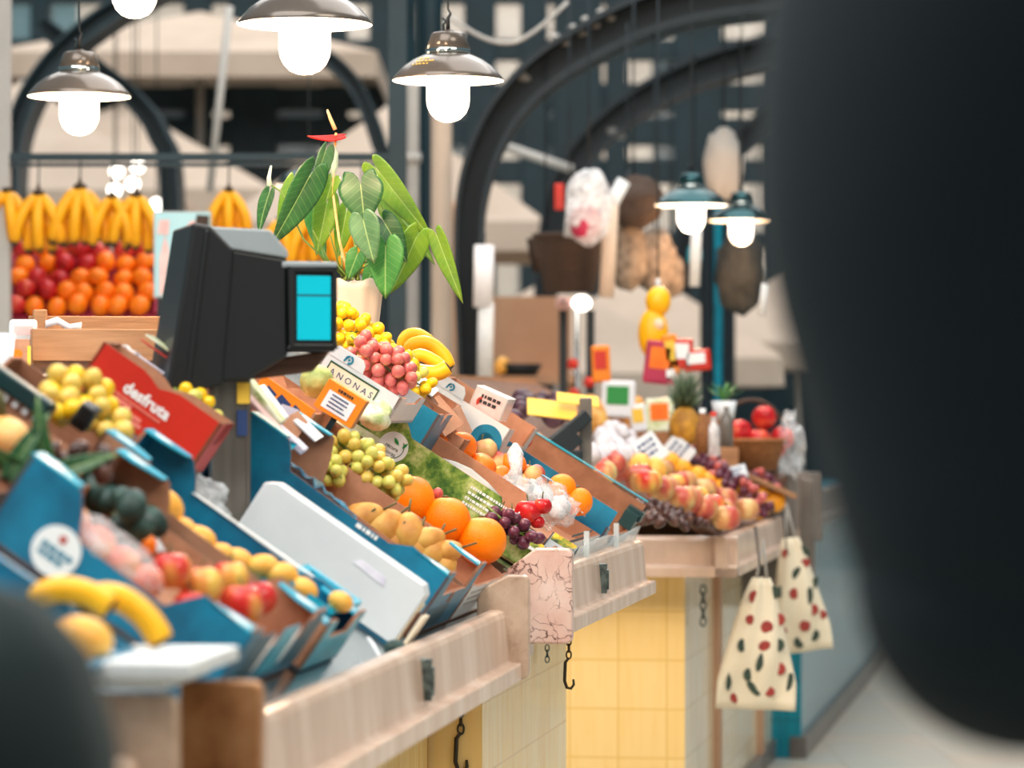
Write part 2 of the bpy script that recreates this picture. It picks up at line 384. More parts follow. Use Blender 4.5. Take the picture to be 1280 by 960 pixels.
# ------------------------------------------------------------------ fruit
def dimple(depth, w, low=0):
    def f(d):
        q = 1
        a = math.acos(max(-1, min(1, d.z)))
        q -= depth * math.exp(-(a / w) ** 2)
        if low: q -= low * math.exp(-((PI - a) / w) ** 2)
        return q
    return f
def fmesh(name, r, mat, fn=None, seg=20, rings=14, squash=1, taper=0, T=None):
    b = MB()
    def g(d):
        q = fn(d) if fn else 1
        return q
    b.ball((0, 0, 0), (r, r, r * squash), seg, rings, 0, g)
    if taper:
        for v in b.v: k = 1 - taper * max(0, v.z / r); v.x *= k; v.y *= k
    return b.mesh(name, [mat])
def stem_mesh(name, r, l, mat='fruit_stem', bend=.3):
    return MB().tube([(0, 0, -l * .3), (0, 0, l * .4), (l * bend, 0, l)], [r * 1.2, r, r * 1.1], 6).mesh(name, [mat])
FM = {}
def kind(key, name, cat, me, extra=None):
    """extra: list of (part name, mesh, local matrix)"""
    FM[key] = (name, cat, me, extra or [])
calyx = MB(); calyx.ball((0, 0, 0), (.006, .006, .0022), 10, 4)
calyx_me = calyx.mesh('stem_end', ['fruit_stem'])
kind('orange', 'orange', 'orange', fmesh('orange', 1, 'orange_skin', dimple(.05, .35, .03), 28, 20, .97), [('stem_end', calyx_me, .965)])
kind('mandarin', 'mandarin', 'mandarin', fmesh('mandarin', 1, 'mandarin_skin', dimple(.1, .4, .06), 24, 16, .82), [('stem_end', calyx_me, .74)])
kind('clementine', 'clementine', 'mandarin', fmesh('clementine', 1, 'clementine_skin', dimple(.08, .4), 16, 10, .88))
st = stem_mesh('stem', .0014, .016)
def apple_fn(d):
    a = math.acos(max(-1, min(1, d.z)))
    return (1 - .28 * math.exp(-(a / .38) ** 2) - .2 * math.exp(-((PI - a) / .42) ** 2)) * (1 + .03 * d.z) * (1 + .012 * math.sin(5 * math.atan2(d.y, d.x)))
for k, mt in (('apple', 'apple_skin'), ('red_apple', 'apple_red'), ('pink_apple', 'apple_pink')):
    kind(k, 'apple', 'apple', fmesh('apple', 1, mt, apple_fn, 24, 16, .95), [('stem', st, .66)])
kind('peach', 'peach', 'peach', fmesh('peach', 1, 'peach_skin', lambda d: (1 - .12 * math.exp(-(math.acos(max(-1, min(1, d.z))) / .4) ** 2)) * (1 - .05 * math.exp(-(math.atan2(d.y, d.x) / .18) ** 2)), 20, 14))
kind('mango', 'mango', 'mango', fmesh('mango', 1, 'mango_skin', lambda d: 1 + .12 * d.x * d.z, 20, 14, 1.35))
kind('apricot', 'apricot', 'apricot', fmesh('apricot', 1, 'apricot_skin', lambda d: 1 - .06 * math.exp(-(math.atan2(d.y, d.x) / .2) ** 2), 16, 12))
def pear_fn(d):
    return 1 - .26 * max(0, d.z) ** .8 * (1 - d.z * .55)
kind('pear', 'pear', 'pear', fmesh('pear', 1, 'pear_skin', pear_fn, 20, 16, 1.45), [('stem', stem_mesh('stem', .0018, .026), 1.22)])
kind('tomato', 'tomato', 'tomato', fmesh('tomato', 1, 'tomato_skin', dimple(.12, .35), 20, 14, .9), [('calyx', calyx_me, .8)])
kind('plum', 'plum', 'plum', fmesh('plum', 1, 'plum_skin', None, 14, 10, 1.1))
kind('date', 'date', 'date', fmesh('date', 1, 'date_skin', None, 12, 8, 1.5))
kind('avocado', 'avocado', 'avocado', fmesh('avocado', 1, 'avocado_skin', pear_fn, 18, 14, 1.4), [('stem_end', calyx_me, 1.18)])
kind('garlic', 'garlic_bulb', 'garlic', fmesh('garlic_bulb', 1, 'garlic_skin', lambda d: (1 + .06 * math.cos(8 * math.atan2(d.y, d.x))) * (1 + .5 * max(0, d.z) ** 6), 24, 14, .85))
kind('squash', 'squash', 'squash', fmesh('squash', 1, 'squash_skin', lambda d: 1 + .04 * math.cos(12 * math.atan2(d.y, d.x)), 36, 14, .8), [('stem', stem_mesh('stem', .006, .03), .76)])
kind('anona', 'custard_apple', 'custard apple', fmesh('custard_apple', 1, 'anona_skin', lambda d: 1 + .05 * abs(math.sin(7 * math.atan2(d.y, d.x) + 5 * d.z)) * abs(math.sin(9 * d.z)), 32, 22, 1.05), [('stem', stem_mesh('stem', .003, .02), .95)])
kind('pomegranate', 'pomegranate', 'pomegranate', fmesh('pomegranate', 1, 'apple_pink', lambda d: 1 + .55 * max(0, d.z - .93) * 6, 20, 18))
SCALED = {}
def fruit_at(key, P, r, label, group=None, rotm=None, parts=True, upright=.0):
    name, cat, me, extra = FM[key]
    k = (key, round(r, 4))
    if k not in SCALED:
        m2 = me.copy(); m2.transform(Matrix.Diagonal((r, r, r, 1))); SCALED[k] = m2
    o = bpy.data.objects.new(name, SCALED[k]); COL.objects.link(o)
    tag(o, label, cat, group)
    if rotm is None:
        rotm = rrot() if not upright else Matrix.Rotation(R.uniform(0, 6.28), 4, 'Z') @ rot(R.uniform(-upright, upright), 'X') @ rot(R.uniform(-upright, upright), 'Y')
    o.matrix_world = tr(P) @ rotm
    if parts:
        for pn, pm, z in extra: link(pn, pm, o, tr(0, 0, z * r))
    return o
# bananas: each a bent, faintly five-sided tube
def banana_mb(L=.19, r=.017, bend=1.15, mats=(0, 1), n=8):
    b = MB(); K = 12; pts, rad = [], []
    Rr = L / bend
    for i in range(K + 1):
        t = i / K; a = (t - .5) * bend
        pts.append((Rr * math.sin(a), 0, Rr * (1 - math.cos(a))))
        rad.append(r * (.32 if t < .08 else .42 if t > .97 else min(1, .55 + 1.9 * min(t - .06, .98 - t) + .2)))
    b.tube(pts[:2], rad[:2], n, 1); b.tube(pts[1:-1], rad[1:-1], n, 0); b.tube(pts[-2:], [rad[-2], rad[-1] * .8], n, 1)
    return b
BAN = {m: banana_mb(r=.0195, n=6).mesh('banana', [m, 'banana_tip']) for m in ('banana_skin', 'banana_ripe')}
crown = MB().ball((0, 0, -.004), (.02, .013, .013), 10, 6).tube([(0, 0, 0), (0, 0, .02)], [.007, .005], 8).mesh('crown', ['banana_tip'])
def banana_bunch(T, n, label, group=None, mat='banana_ripe', s=1.0, spread=.9):
    """hanging bunch: crown at the origin, fingers hanging down -Z and bowed outward"""
    o = thing('banana_bunch', label, 'bananas', T, group)
    link('crown', crown, o, Matrix.Scale(s, 4))
    for i in range(n):
        back = i % 2; t = (i + .5) / n * 2 - 1; az = t * 1.1; tilt = .16 + abs(t) * .14
        rad = Vector((math.sin(az), -math.cos(az), 0))
        D = (Vector((t * spread * .42, 0, -1)) + rad * math.sin(tilt) * .5).normalized()
        Z = -rad; Z = (Z - D * Z.dot(D)).normalized(); Y = Z.cross(D)
        link('banana', BAN[mat], o, Matrix.Scale(s * R.uniform(.94, 1.04), 4) @ tr(t * .022, .03 if back else -.012, 0) @ basis(D, Y, Z, D * .088) @ rot(R.uniform(-10, 10), 'X'))
    return o
# grapes
GM = {}
for g in ('green', 'yellow', 'amber', 'red', 'black'):
    GM[g] = []
    for k in range(3):
        b = MB().ball((0, 0, 0), (1, 1, 1.06 + .08 * k), 14, 10)
        GM[g].append(b.mesh('grape', ['grape_' + g]))
GS = {}
def grape_bunch(centre, axis, L, W, H, n, r, cols, label, group=None, up=Vector((0, 0, 1)), seed=1, stem=True):
    """a bunch lying along axis; L long, W wide, H deep, tapering to its tip"""
    rr = random.Random(seed); axis = Vector(axis).normalized(); side = up.cross(axis).normalized(); upn = axis.cross(side).normalized()
    T = basis(axis, side, upn, centre)
    o = thing('grape_bunch', label, 'grapes', T, group)
    pts = []; tries = 0; d = r * 1.62
    while len(pts) < n and tries < 9000:
        tries += 1
        x = rr.uniform(-.5, .5); a = rr.uniform(0, 2 * PI); q = rr.uniform(.45, 1) ** .6
        w = (1 - max(0, x * 1.1) ** 1.5 * 1.2) * (1 - max(0, -x - .3) * 1.8)
        p = Vector((x * L, math.cos(a) * q * W / 2 * w, math.sin(a) * q * H / 2 * w))
        if p.z < -H * .42: continue
        if all((p - k).length > d for k in pts): pts.append(p)
    for p in pts:
        c = rr.choice(cols); k = rr.randrange(3); key = (c, k, round(r, 4))
        if key not in GS:
            m2 = GM[c][k].copy(); m2.transform(Matrix.Diagonal((r, r, r, 1))); GS[key] = m2
        e = Vector((p.x * .2, p.y, p.z)).normalized() if p.length > 1e-4 else Vector((0, 0, 1))
        link('grape', GS[key], o, tr(p) @ e.to_track_quat('Z', 'Y').to_matrix().to_4x4() @ Matrix.Scale(rr.uniform(.9, 1.1), 4))
    if stem:
        b = MB(); b.tube([(-L * .62, 0, H * .25), (-L * .3, 0, H * .1), (0, 0, 0), (L * .3, 0, -H * .05)], [.003, .0028, .002, .0014], 6)
        for k in range(6):
            x = (-.3 + k * .12) * L; s = (-1) ** k
            b.tube([(x, 0, 0), (x + .01, s * W * .2, H * .12), (x + .014, s * W * .3, H * .2)], [.0016, .0013, .001], 5)
        part('stem', b, 'petiole_green', o)
    return o
# ------------------------------------------------------------------ boxes and crates
def panel_prof(L, h, lo, tab=.075, run=.03, hf=None):
    if hf is None:
        if lo >= h: return [(0, 0), (L, 0), (L, h), (0, h)]
        return [(0, 0), (L, 0), (L, h), (L - tab, h), (L - tab - run * .5, h - (h - lo) * .4), (L - tab - run, lo), (tab + run, lo), (tab + run * .5, h - (h - lo) * .4), (tab, h), (0, h)]
    k = max(lo, hf) if hf > lo else hf
    return [(0, 0), (L, 0), (L, h), (L - tab, h), (L - tab - run * .5, h - (h - lo) * .4), (L - tab - run, lo), (.11, lo - .004), (.075, k), (0, k - .008 if hf > lo else hf)]
def crate(name, label, cat, T, w, l, h=.11, near='card_teal', far=None, front=None, back=None, inner='card_brown', lo=.07, flo=.05, group=None, flaps=None, hf=None, hs=None, lofar=None):
    """open cardboard box: x across the stall (0..w), y up the slope (0..l), z out of the slope; returns (thing, panels)"""
    o = thing(name, label, cat, T, group); t = .005
    far, front, back = far or near, front or near, back or near
    P = {}
    P['base'] = part('base', MB().box((0, 0, 0), (w, l, t)), inner, o)
    prof = panel_prof(l, h, lo, hf=hs)
    fz = hs if hs is not None else h
    P['near'] = part('side_panel', MB().prism(prof, 0, t, 'yzx', [0, 1, 2]), [near, inner, 'card_brown_dark'], o)
    prof = panel_prof(l, h, lo if lofar is None else lofar, hf=hs if lofar is None or hs is None else min(hs, lofar))
    P['far'] = part('side_panel', MB().prism(prof, w - t, w, 'yzx', [1, 0, 2]), [far, inner, 'card_brown_dark'], o)
    fp = panel_prof(w, min(hf or h, fz), flo, .05, .02)
    P['front'] = part('front_panel', MB().prism(fp, 0, t, 'xzy', [0, 1, 2]), [front, inner, 'card_brown_dark'], o)
    P['back'] = part('back_panel', MB().prism(panel_prof(w, h, max(lo, flo), .05, .02), l - t, l, 'xzy', [1, 0, 2]), [back, inner, 'card_brown_dark'], o)
    if flaps:
        for x0, x1, sx in ((0, .05, 1), (w - .05, w, -1)):
            for y0, y1, sy in ((0, .07, 1), (l - .07, l, -1)):
                poly = [(x0, y0), (x1, y0), (x1, y1), (x0, y1)]
                cx = x0 if sx > 0 else x1; cy = y0 if sy > 0 else y1
                ox = x1 if sx > 0 else x0; oy = y1 if sy > 0 else y0
                poly = [(cx, cy), (ox, cy), (ox, cy + (oy - cy) * .45), (cx + (ox - cx) * .5, oy), (cx, oy)]
                hh = h if sy < 0 else fz - .008 if hs else h
                f = part('corner_flap', MB().prism(poly, hh, hh + .003, 'xyz'), flaps, o)
                b = MB().ball(((cx * .55 + ox * .45), cy * .62 + oy * .38, hh + .003), (.009, .018, .0012), 12, 4)
                part('white_oval', b, 'ink_white', f)
    return o, P
def lines(parent, rows, mat, x0, x1, z0, dz, hgt, place, seed=3, name='lettering'):
    """rows of small printed strokes; place(p, q) -> matrix for a stroke centred at (p, q) on the panel"""
    rr = random.Random(seed); b = MB()
    for i in range(rows):
        x = x0; z = z0 - dz * i; end = x1 - rr.uniform(0, .25) * (x1 - x0)
        while x < end:
            wd = rr.uniform(.4, 1.5) * hgt
            b.box((-wd / 2, -hgt / 2, 0), (wd / 2, hgt / 2, .0007), 0, place(x + wd / 2, z)); x += wd + hgt * .35
    return part(name, b, mat, parent)
def near_face(p, q, off=.0004):   # on a near side panel: x right = down the slope (-y), up = z, outward = -x
    return basis((0, -1, 0), (0, 0, 1), (-1, 0, 0), (-off, p, q))
def disc(parent, T, r, mat, name='sticker', th=.0008, n=36, rin=0, a0=0, a1=2 * PI):
    b = MB(); N = n
    if rin == 0:
        b.prism([(r * math.cos(2 * PI * k / N), r * math.sin(2 * PI * k / N)) for k in range(N)], 0, th, 'xyz')
    else:
        ps = [(r * math.cos(a0 + (a1 - a0) * k / N), r * math.sin(a0 + (a1 - a0) * k / N)) for k in range(N + 1)] + [(rin * math.cos(a0 + (a1 - a0) * k / N), rin * math.sin(a0 + (a1 - a0) * k / N)) for k in range(N, -1, -1)]
        b.prism(ps, 0, th, 'xyz')
    return part(name, b, mat, parent, T)
def p_logo(parent, T, s, mat='ink_teal'):
    """the round p emblem: a bowl, a stem and a dot"""
    b = MB(); N = 24
    def ring(r0, r1, a0, a1, cx=0):
        ps = [(cx + r0 * math.cos(a0 + (a1 - a0) * k / N), r0 * math.sin(a0 + (a1 - a0) * k / N)) for k in range(N + 1)] + [(cx + r1 * math.cos(a0 + (a1 - a0) * k / N), r1 * math.sin(a0 + (a1 - a0) * k / N)) for k in range(N, -1, -1)]
        b.prism(ps, 0, .0008, 'xyz')
    ring(s, s * .55, -PI / 2, PI / 2); ring(s * .95, s * .5, PI * .55, PI * 1.0)
    b.prism([(-s * .9, s * .5), (-s * .45, s * .7), (-s * .75, -s * .8), (-s * 1.15, -s * .8)], 0, .0008, 'xyz')
    b.prism([(s * .28 * math.cos(2 * PI * k / 12), s * .28 * math.sin(2 * PI * k / 12)) for k in range(12)], 0, .0008, 'xyz')
    return part('emblem', b, mat, parent, T)
def blob_bag(name, label, cat, T, rx, ry, rz, mat, group=None, seed=1, amp=.18, knot=True, seg=28, rings=18):
    b = MB(); off = Vector((seed * 7.3, seed * 3.1, 0))
    def fn(d):
        return 1 + amp * noise.noise(d * 2.2 + off) + amp * .5 * noise.noise(d * 6 + off)
    b.ball((0, 0, 0), (rx, ry, rz), seg, rings, 0, fn)
    o = part(name, b, mat, None, T)
    tag(o, label, cat, group)
    if knot:
        k = MB(); k.tube([(0, 0, rz * .9), (.004, 0, rz * 1.1), (.01, 0, rz * 1.45), (.02, .01, rz * 1.8)], [rx * .3, rx * .12, rx * .3, rx * .42], 10)
        part('tied_end', k, mat, o)
    return o
# ------------------------------------------------------------------ the hall: floor, iron frame, windows
b = MB(); b.box((-16, -3, -.2), (16, 60, 0)); structure(part('floor', b, 'floor_stone'))
YB = 13.5; KB = 2100 / YB; YT = YB * G                       # the glazed iron front at the end of the hall
vx = [-60, 5, 52, 248, 318, 420, 492, 600, 668, 722, 770, 872, 985, 1100, 1230, 1350]
vw = [30, 14, 24, 34, 60, 30, 60, 40, 34, 60, 26, 60, 50, 40, 30, 30]
hy = [-70, -6, 63, 122, 165, 215, 300, 420]
hw = [20, 22, 26, 34, 34, 30, 20, 14]
def bar(name, lo, hi, mat='iron_teal'):
    return structure(part(name, MB().box(lo, hi), mat, bevel=.008))
for i, (x, w) in enumerate(zip(vx, vw)):
    X, W = wx(x, YB), w / KB / 2
    bar('iron_post', (X - W, YT - .1, 0), (X + W, YT + .1, wz(-90, YB)))
for y, w in zip(hy, hw):
    Z, W = wz(y, YB), w / KB / 2
    bar('iron_beam', (wx(-90, YB), YT - .07, Z - W), (wx(1400, YB), YT + .07, Z + W))
k = 0
for i in range(len(vx) - 1):                 # one glazed light per bay
    k += 1
    x0, x1 = wx(vx[i], YB), wx(vx[i + 1], YB)
    structure(part('window_%d' % k, MB().box((x0, YT - .01, wz(420, YB)), (x1, YT + .01, wz(-90, YB))), 'window_glass'))
# lower solid part of the front, and the pale street front across the way
structure(part('wall_back', MB().box((wx(-90, YB), YT - .06, 0), (wx(1400, YB), YT + .06, wz(420, YB))), 'iron_teal'))
fa = MB(); YF = 24 * G
fa.box((-6.2, YF, 0), (16, YF + .5, 9.5)); wall_far = structure(part('wall_opposite', fa, 'plaster_pale'))
for i, x in enumerate((-4.9, -3.1, -1.2, .6, 2.5, 4.4, 6.6, 8.8)):
    for j, z in enumerate((3.0, 5.6)):
        w_ = part('window_%d' % (20 + i * 2 + j), MB().box((x - .5, YF - .04, z - .75), (x + .5, YF + .02, z + .75)), 'iron_black')
        structure(w_); part('window_frame', MB().box((x - .6, YF - .07, z - .88), (x + .6, YF - .03, z - .76)).box((x - .6, YF - .07, z + .76), (x + .6, YF - .03, z + .88)), 'canvas_grey', w_)
# curved iron arch ribs with round holes in the web
def arch(name, pts, Y, wpx, dy=.12, holes=(), mat='iron_black'):
    K = 2100 / Y; D = Y * G; dy *= 1.6
    P = [Vector((wx(x, Y), 0, wz(y, Y))) for x, y in pts]
    # smooth
    Q = []
    for i in range(len(P) - 1):
        p0, p1, p2, p3 = P[max(i - 1, 0)], P[i], P[i + 1], P[min(i + 2, len(P) - 1)]
        for j in range(6):
            t = j / 6
            Q.append(.5 * ((2 * p1) + (p2 - p0) * t + (2 * p0 - 5 * p1 + 4 * p2 - p3) * t * t + (3 * p1 - p0 - 3 * p2 + p3) * t ** 3))
    Q.append(P[-1])
    b = MB(); n = len(Q); L, Rr = [], []
    for i, q in enumerate(Q):
        d = (Q[min(i + 1, n - 1)] - Q[max(i - 1, 0)]).normalized(); nn = Vector((-d.z, 0, d.x))
        w = (wpx if not isinstance(wpx, (list, tuple)) else wpx[0] + (wpx[1] - wpx[0]) * i / (n - 1)) / K / 2
        L.append(q + nn * w); Rr.append(q - nn * w)
    for (dy0, dy1, k0, k1) in ((-dy * .25, dy * .25, 0, 1), (-dy, dy, 0, .16), (-dy, dy, .84, 1)):   # web and two flanges
        A = [l.lerp(r, k0) for l, r in zip(L, Rr)]; B = [l.lerp(r, k1) for l, r in zip(L, Rr)]
        rows = []
        for a_, b_ in zip(A, B):
            rows.append([(a_.x, D + dy0, a_.z), (b_.x, D + dy0, b_.z), (b_.x, D + dy1, b_.z), (a_.x, D + dy1, a_.z), (a_.x, D + dy0, a_.z)])
        b.grid(rows)
        b.add(rows[0][:4], [(0, 1, 2, 3)]); b.add(rows[-1][:4], [(3, 2, 1, 0)])
    o = structure(part(name, b, mat)); [o.data.polygons.foreach_set('use_smooth', [False] * len(o.data.polygons))]
    for hx, hy_ in holes:
        h = part('web_plate', MB().ball((0, 0, 0), (13 / K, .02, 6 / K), 16, 6), 'canvas_grey', o, tr(wx(hx, Y), D - dy * .27, wz(hy_, Y)) @ rot(25, 'Y'))
    return o
arch('arch_rib', [(592, 640), (590, 470), (586, 330), (592, 240), (618, 165), (665, 105), (730, 60), (810, 22), (900, 0), (1020, -12), (1180, -18), (1400, -20)], 6.6, [30, 62], .14, [(701, 52), (721, 40), (738, 30), (757, 21), (652, 97)])
arch('arch_rib', [(676, 640), (680, 420), (690, 280), (715, 210), (770, 150), (850, 102), (940, 72), (1060, 50), (1220, 38), (1420, 34)], 9.5, [26, 48], .14, [(770, 168)])
arch('arch_rib', [(840, 640), (846, 400), (870, 260), (910, 195), (980, 140), (1060, 100), (1200, 66), (1420, 48)], 11.5, [22, 40], .12)
arch('arch_rib', [(12, 640), (16, 330), (18, 205), (38, 130), (78, 72), (122, 34), (170, 4), (230, -26)], 8.6, [24, 26], .12, mat='iron_teal')
arch('arch_rib', [(222, 640), (216, 250), (200, 170), (168, 125), (128, 92), (96, 66), (50, 30)], 9.2, [24, 24], .12, mat='iron_teal')
arch('arch_rib', [(492, 640), (490, 260), (474, 180), (450, 118), (424, 86), (392, 62)], 9.0, [20, 18], .12, mat='iron_teal')
# columns by the plant
def column(name, x, y0, y1, Y, rpx, mat, flute=0):
    b = MB(); r = rpx * Y / 2100
    b.lathe([(0, 0), (r * 1.6, 0), (r * 1.6, .12), (r * 1.15, .18), (r, .25), (r, wz(y0, Y) - .06), (r * 1.1, wz(y0, Y) - .03), (0, wz(y0, Y))], 20)
    return structure(part(name, b, mat, None, tr(wx(x, Y), Y * G, 0)))
column('column', 502, -40, 640, 7.4, 16, 'iron_teal'); column('column', 538, -40, 640, 7.8, 16, 'iron_teal')
column('pipe_column', 516, 95, 640, 7.0, 8, 'canvas_grey')
structure(part('pipe_collar', MB().lathe([(0, -.02), (.036, -.02), (.036, .02), (0, .02)], 16), 'canvas_grey', None, tr(wx(516, 7), 7 * G, wz(198, 7))))
column('pillar', 552, 130, 640, 6.9, 13, 'canvas_beige'); column('pillar', 567, 250, 640, 7.6, 5, 'table_tan')
column('pipe_column', 898, 210, 640, 8.6, 5, 'tile_teal'); column('column', 884, 190, 640, 8.8, 9, 'iron_black'); column('column', 911, 190, 640, 8.8, 8, 'iron_black')
# diagonal pale stay and the long rail that carries the bananas
o = part('stay_bar', MB().tube([at(287, 8, 7.5), at(262, 240, 7.5)], .018, 8), 'canvas_grey'); structure(o)
YR = 5.75
o = part('hanging_rail', MB().box((wx(-40, YR), YR * G - .02, wz(201, YR)), (wx(505, YR), YR * G + .02, wz(192, YR))).box((wx(-40, YR), YR * G - .02, wz(208, YR)), (wx(505, YR), YR * G + .02, wz(204, YR))), 'iron_teal'); structure(o)
for x in (2, 497): structure(part('rail_post', MB().box((wx(x, YR) - .03, YR * G - .03, 0), (wx(x, YR) + .03, YR * G + .03, wz(-60, YR))), 'iron_teal' if x > 9 else 'canvas_grey'))
o = part('stay_bar', MB().tube([at(628, 182, 8), at(716, 212, 8)], .022, 8), 'canvas_grey'); structure(o)
# drooping cable under the iron, top middle
c = MB(); c.tube([at(560 + 150 * i / 14, 20 + 34 * math.sin(PI * i / 14) ** 1 + (-40 * max(0, i / 14 - .55)), 6.5) for i in range(15)], .008, 6)
tag(part('cable', c, 'canvas_grey'), 'pale cable drooping in front of the dark iron arch above the front lamp', 'cable')
# market canopies in the distance
def canopy(apex, half, drop, Y, label, mat='canvas_beige', pole=True, val=.18):
    ax, az = wx(apex[0], Y), wz(apex[1], Y)
    o = thing('market_canopy', label, 'canopy', tr(ax, Y * G, 0), 'beige market canopies')
    b = MB(); N = 8; rows = []
    ring = [(math.cos(2 * PI * (k + .5) / 4) * 1.414, math.sin(2 * PI * (k + .5) / 4) * 1.414) for k in range(4)]
    top = [(0, 0, az)]; e = [(x * half, y * half, az - drop) for x, y in ring]; v = [(x * half, y * half, az - drop - val) for x, y in ring]
    b.add(top + e + v, [(0, 1 + k, 1 + (k + 1) % 4) for k in range(4)] + [(1 + k, 5 + k, 5 + (k + 1) % 4, 1 + (k + 1) % 4) for k in range(4)], 0, None, True)
    part('canvas_top', b, mat, o, solid=.01)
    if pole: part('pole', MB().tube([(0, 0, 0), (0, 0, az)], .03, 10), 'canvas_grey', o)
    part('rib', MB().tube([(0, 0, az - .05), (half * .98, half * .98, az - drop - .03)], .012, 6).tube([(0, 0, az - .05), (-half * .98, half * .98, az - drop - .03)], .012, 6).tube([(0, 0, az - .05), (-half * .98, -half * .98, az - drop - .03)], .012, 6).tube([(0, 0, az - .05), (half * .98, -half * .98, az - drop - .03)], .012, 6), 'iron_teal', o)
    return o
canopy((30, 100), 1.0, .75, 10.5, 'beige market canopy behind the lamp at far left')
canopy((155, 128), 1.15, .7, 12.2, 'beige market canopy above the hanging bananas')
canopy((486, 132), 1.0, .8, 10.8, 'beige market canopy behind the red anthurium flower', 'canvas_beige')
canopy((690, 345), .95, .6, 10.2, 'low beige market canopy behind the hanging brown basket')
canopy((800, 335), .9, .62, 11.3, 'beige market canopy behind the hanging yellow bag')
canopy((1000, 330), .95, .6, 12.4, 'beige market canopy beside the dark coat')
canopy((250, 15), 1.4, .45, 12.8, 'high beige market canopy at the top left of the iron front', pole=True)
# ------------------------------------------------------------------ counters
def rail_profile(zl, zt):
    return [(.0, zl - .03), (.0, zl - .003), (.003, zl), (.018, zl), (.022, zl + .004), (.028, zt - .012), (.032, zt - .003), (.040, zt), (.056, zt), (.062, zt - .006), (.062, zl - .03)]
def slab_prof(z0, z1, v0=-.012, v1=.08, cut=0):
    r = .014; p = []
    for cx, cz, a0 in ((v0 + r, z1 - r, 90), (v0 + r, z0 + r, 180)):
        for k in range(6):
            a = math.radians(a0 + k * 18); p.append((cx + r * math.cos(a), cz + r * math.sin(a)))
    p += [(v1, z0), (v1, z1 - cut)]
    if cut: p.append((v1 - .055, z1))
    return p
def counter(label, U, a0, a1, zl, zt, ov, base_a0, base_a1, tile, slabs=(), depth=1.5, smax=.88, deck=(None, None), rail='stone_rail', plat=.5, end_tile=None):
    o = thing('market_counter', label, 'counter', U.frame, 'stone market counters')
    side = tile; end = end_tile or tile
    vs = MB(); vs.box((base_a0, ov, 0), (base_a1, depth, zl - .03), [0, 0, 0, 0, 0, 0]); vs.mi[-6:] = [0, 0, 0, 1, 0, 1]
    base = part('tiled_base', vs, [side, end], o)
    part('plinth', MB().box((base_a0 - .008, ov - .012, 0), (base_a1 + .008, ov + .05, .06)).box((base_a0 - .012, ov - .012, 0), (base_a0 + .02, depth - .1, .06)), 'stone_grey', o, bevel=.003)
    pr = rail_profile(zl, zt)
    part('stone_rail', MB().prism(pr, a0 + .012, a1, 'yzx'), rail, o, bevel=.002)
    part('stone_shelf', MB().box((base_a0 + .002, .06, zl - .03), (max(a1, base_a1) - .002, depth, zl - .002)), rail, o)
    for a, z0, z1, mt, kw in slabs:
        part('end_slab', MB().prism(slab_prof(z0, z1, **kw), a, a + .028, 'yzx'), mt, o, bevel=.004)
    # the sloping display board, its posts and the flat top behind it
    d0 = a0 if deck[0] is None else deck[0]; d1 = a1 if deck[1] is None else deck[1]
    up = (U.up.dot(U.v), U.up.z); n = (U.n.dot(U.v), U.n.z); v0, z0 = U.vb, U.zb
    def S(b, h): return (v0 + up[0] * b + n[0] * h, z0 + up[1] * b + n[1] * h)
    A, B, C, D = S(.0, -.003), S(smax, -.003), S(smax, -.02), S(.0, -.02)
    part('display_board', MB().prism([A, B, C, D], d0, d1, 'yzx'), 'steel_sheet', o)
    Pz = B[1]
    part('top_shelf', MB().box((d0, B[0] - .01, Pz - .03), (d1, B[0] + plat, Pz)), 'white_plastic', o, bevel=.004)
    part('back_panel', MB().box((d0, B[0] + plat - .03, zl), (d1, B[0] + plat, Pz - .03)), 'wood_dark', o)
    # folded steel apron between rail and boxes
    q = [(.060, zt - .03), (v0 + .004, z0 - .012), (S(.06, 0)[0], S(.06, 0)[1] - .006), (S(.06, 0)[0], S(.06, 0)[1] - .012), (v0 + .004, z0 - .02), (.060, zt - .036)]
    part('steel_apron', MB().prism(q, a0 + .03, a1 - .004, 'yzx'), 'steel_sheet', o)
    return o, S, Pz
c0, S0, Z0 = counter('nearest stone counter, cut off at the lower left behind the green trolley', U0, -1.9, .0, .82, .9125, .27, -1.9, -.02, 'tile_cream', [(-.028, .80, .975, 'marble_tan', {})], depth=1.2, deck=(-1.9, -.03))
c1, S1, Z1 = counter('long stone counter in the foreground under the blue fruit boxes', U1, -2.343, .0, .83, .9225, .27, -2.3, .62, 'tile_cream', [(-2.343, .72, .977, 'marble_brown', {}), (-.03, .80, .984, 'marble_tan', {'cut': .03})], depth=1.3, deck=(-2.34, .24), smax=.777, plat=.62)
c2, S2, Z2 = counter('stone counter with a pink marble end slab under the green fruit box', U2, 0, 1.535, .8875, .978, .215, .376, 1.6, 'tile_cream', [(0, .844, 1.02, 'marble_pink', {'v0': -.012, 'v1': .11, 'cut': .04})], depth=1.2, deck=(.06, 1.6), end_tile='tile_yellow')
# upright steel brackets set in the rails
def bracket(par, a, zl, zt):
    part('rail_bracket', MB().box((a - .006, .012, zl + .012), (a + .006, .03, zt - .018)).box((a - .004, .008, zl + .02), (a + .002, .03, zt - .03)), 'bracket_metal', par, bevel=.001)
bracket(c1, -.98, .83, .9225); bracket(c2, .72, .8875, .978)
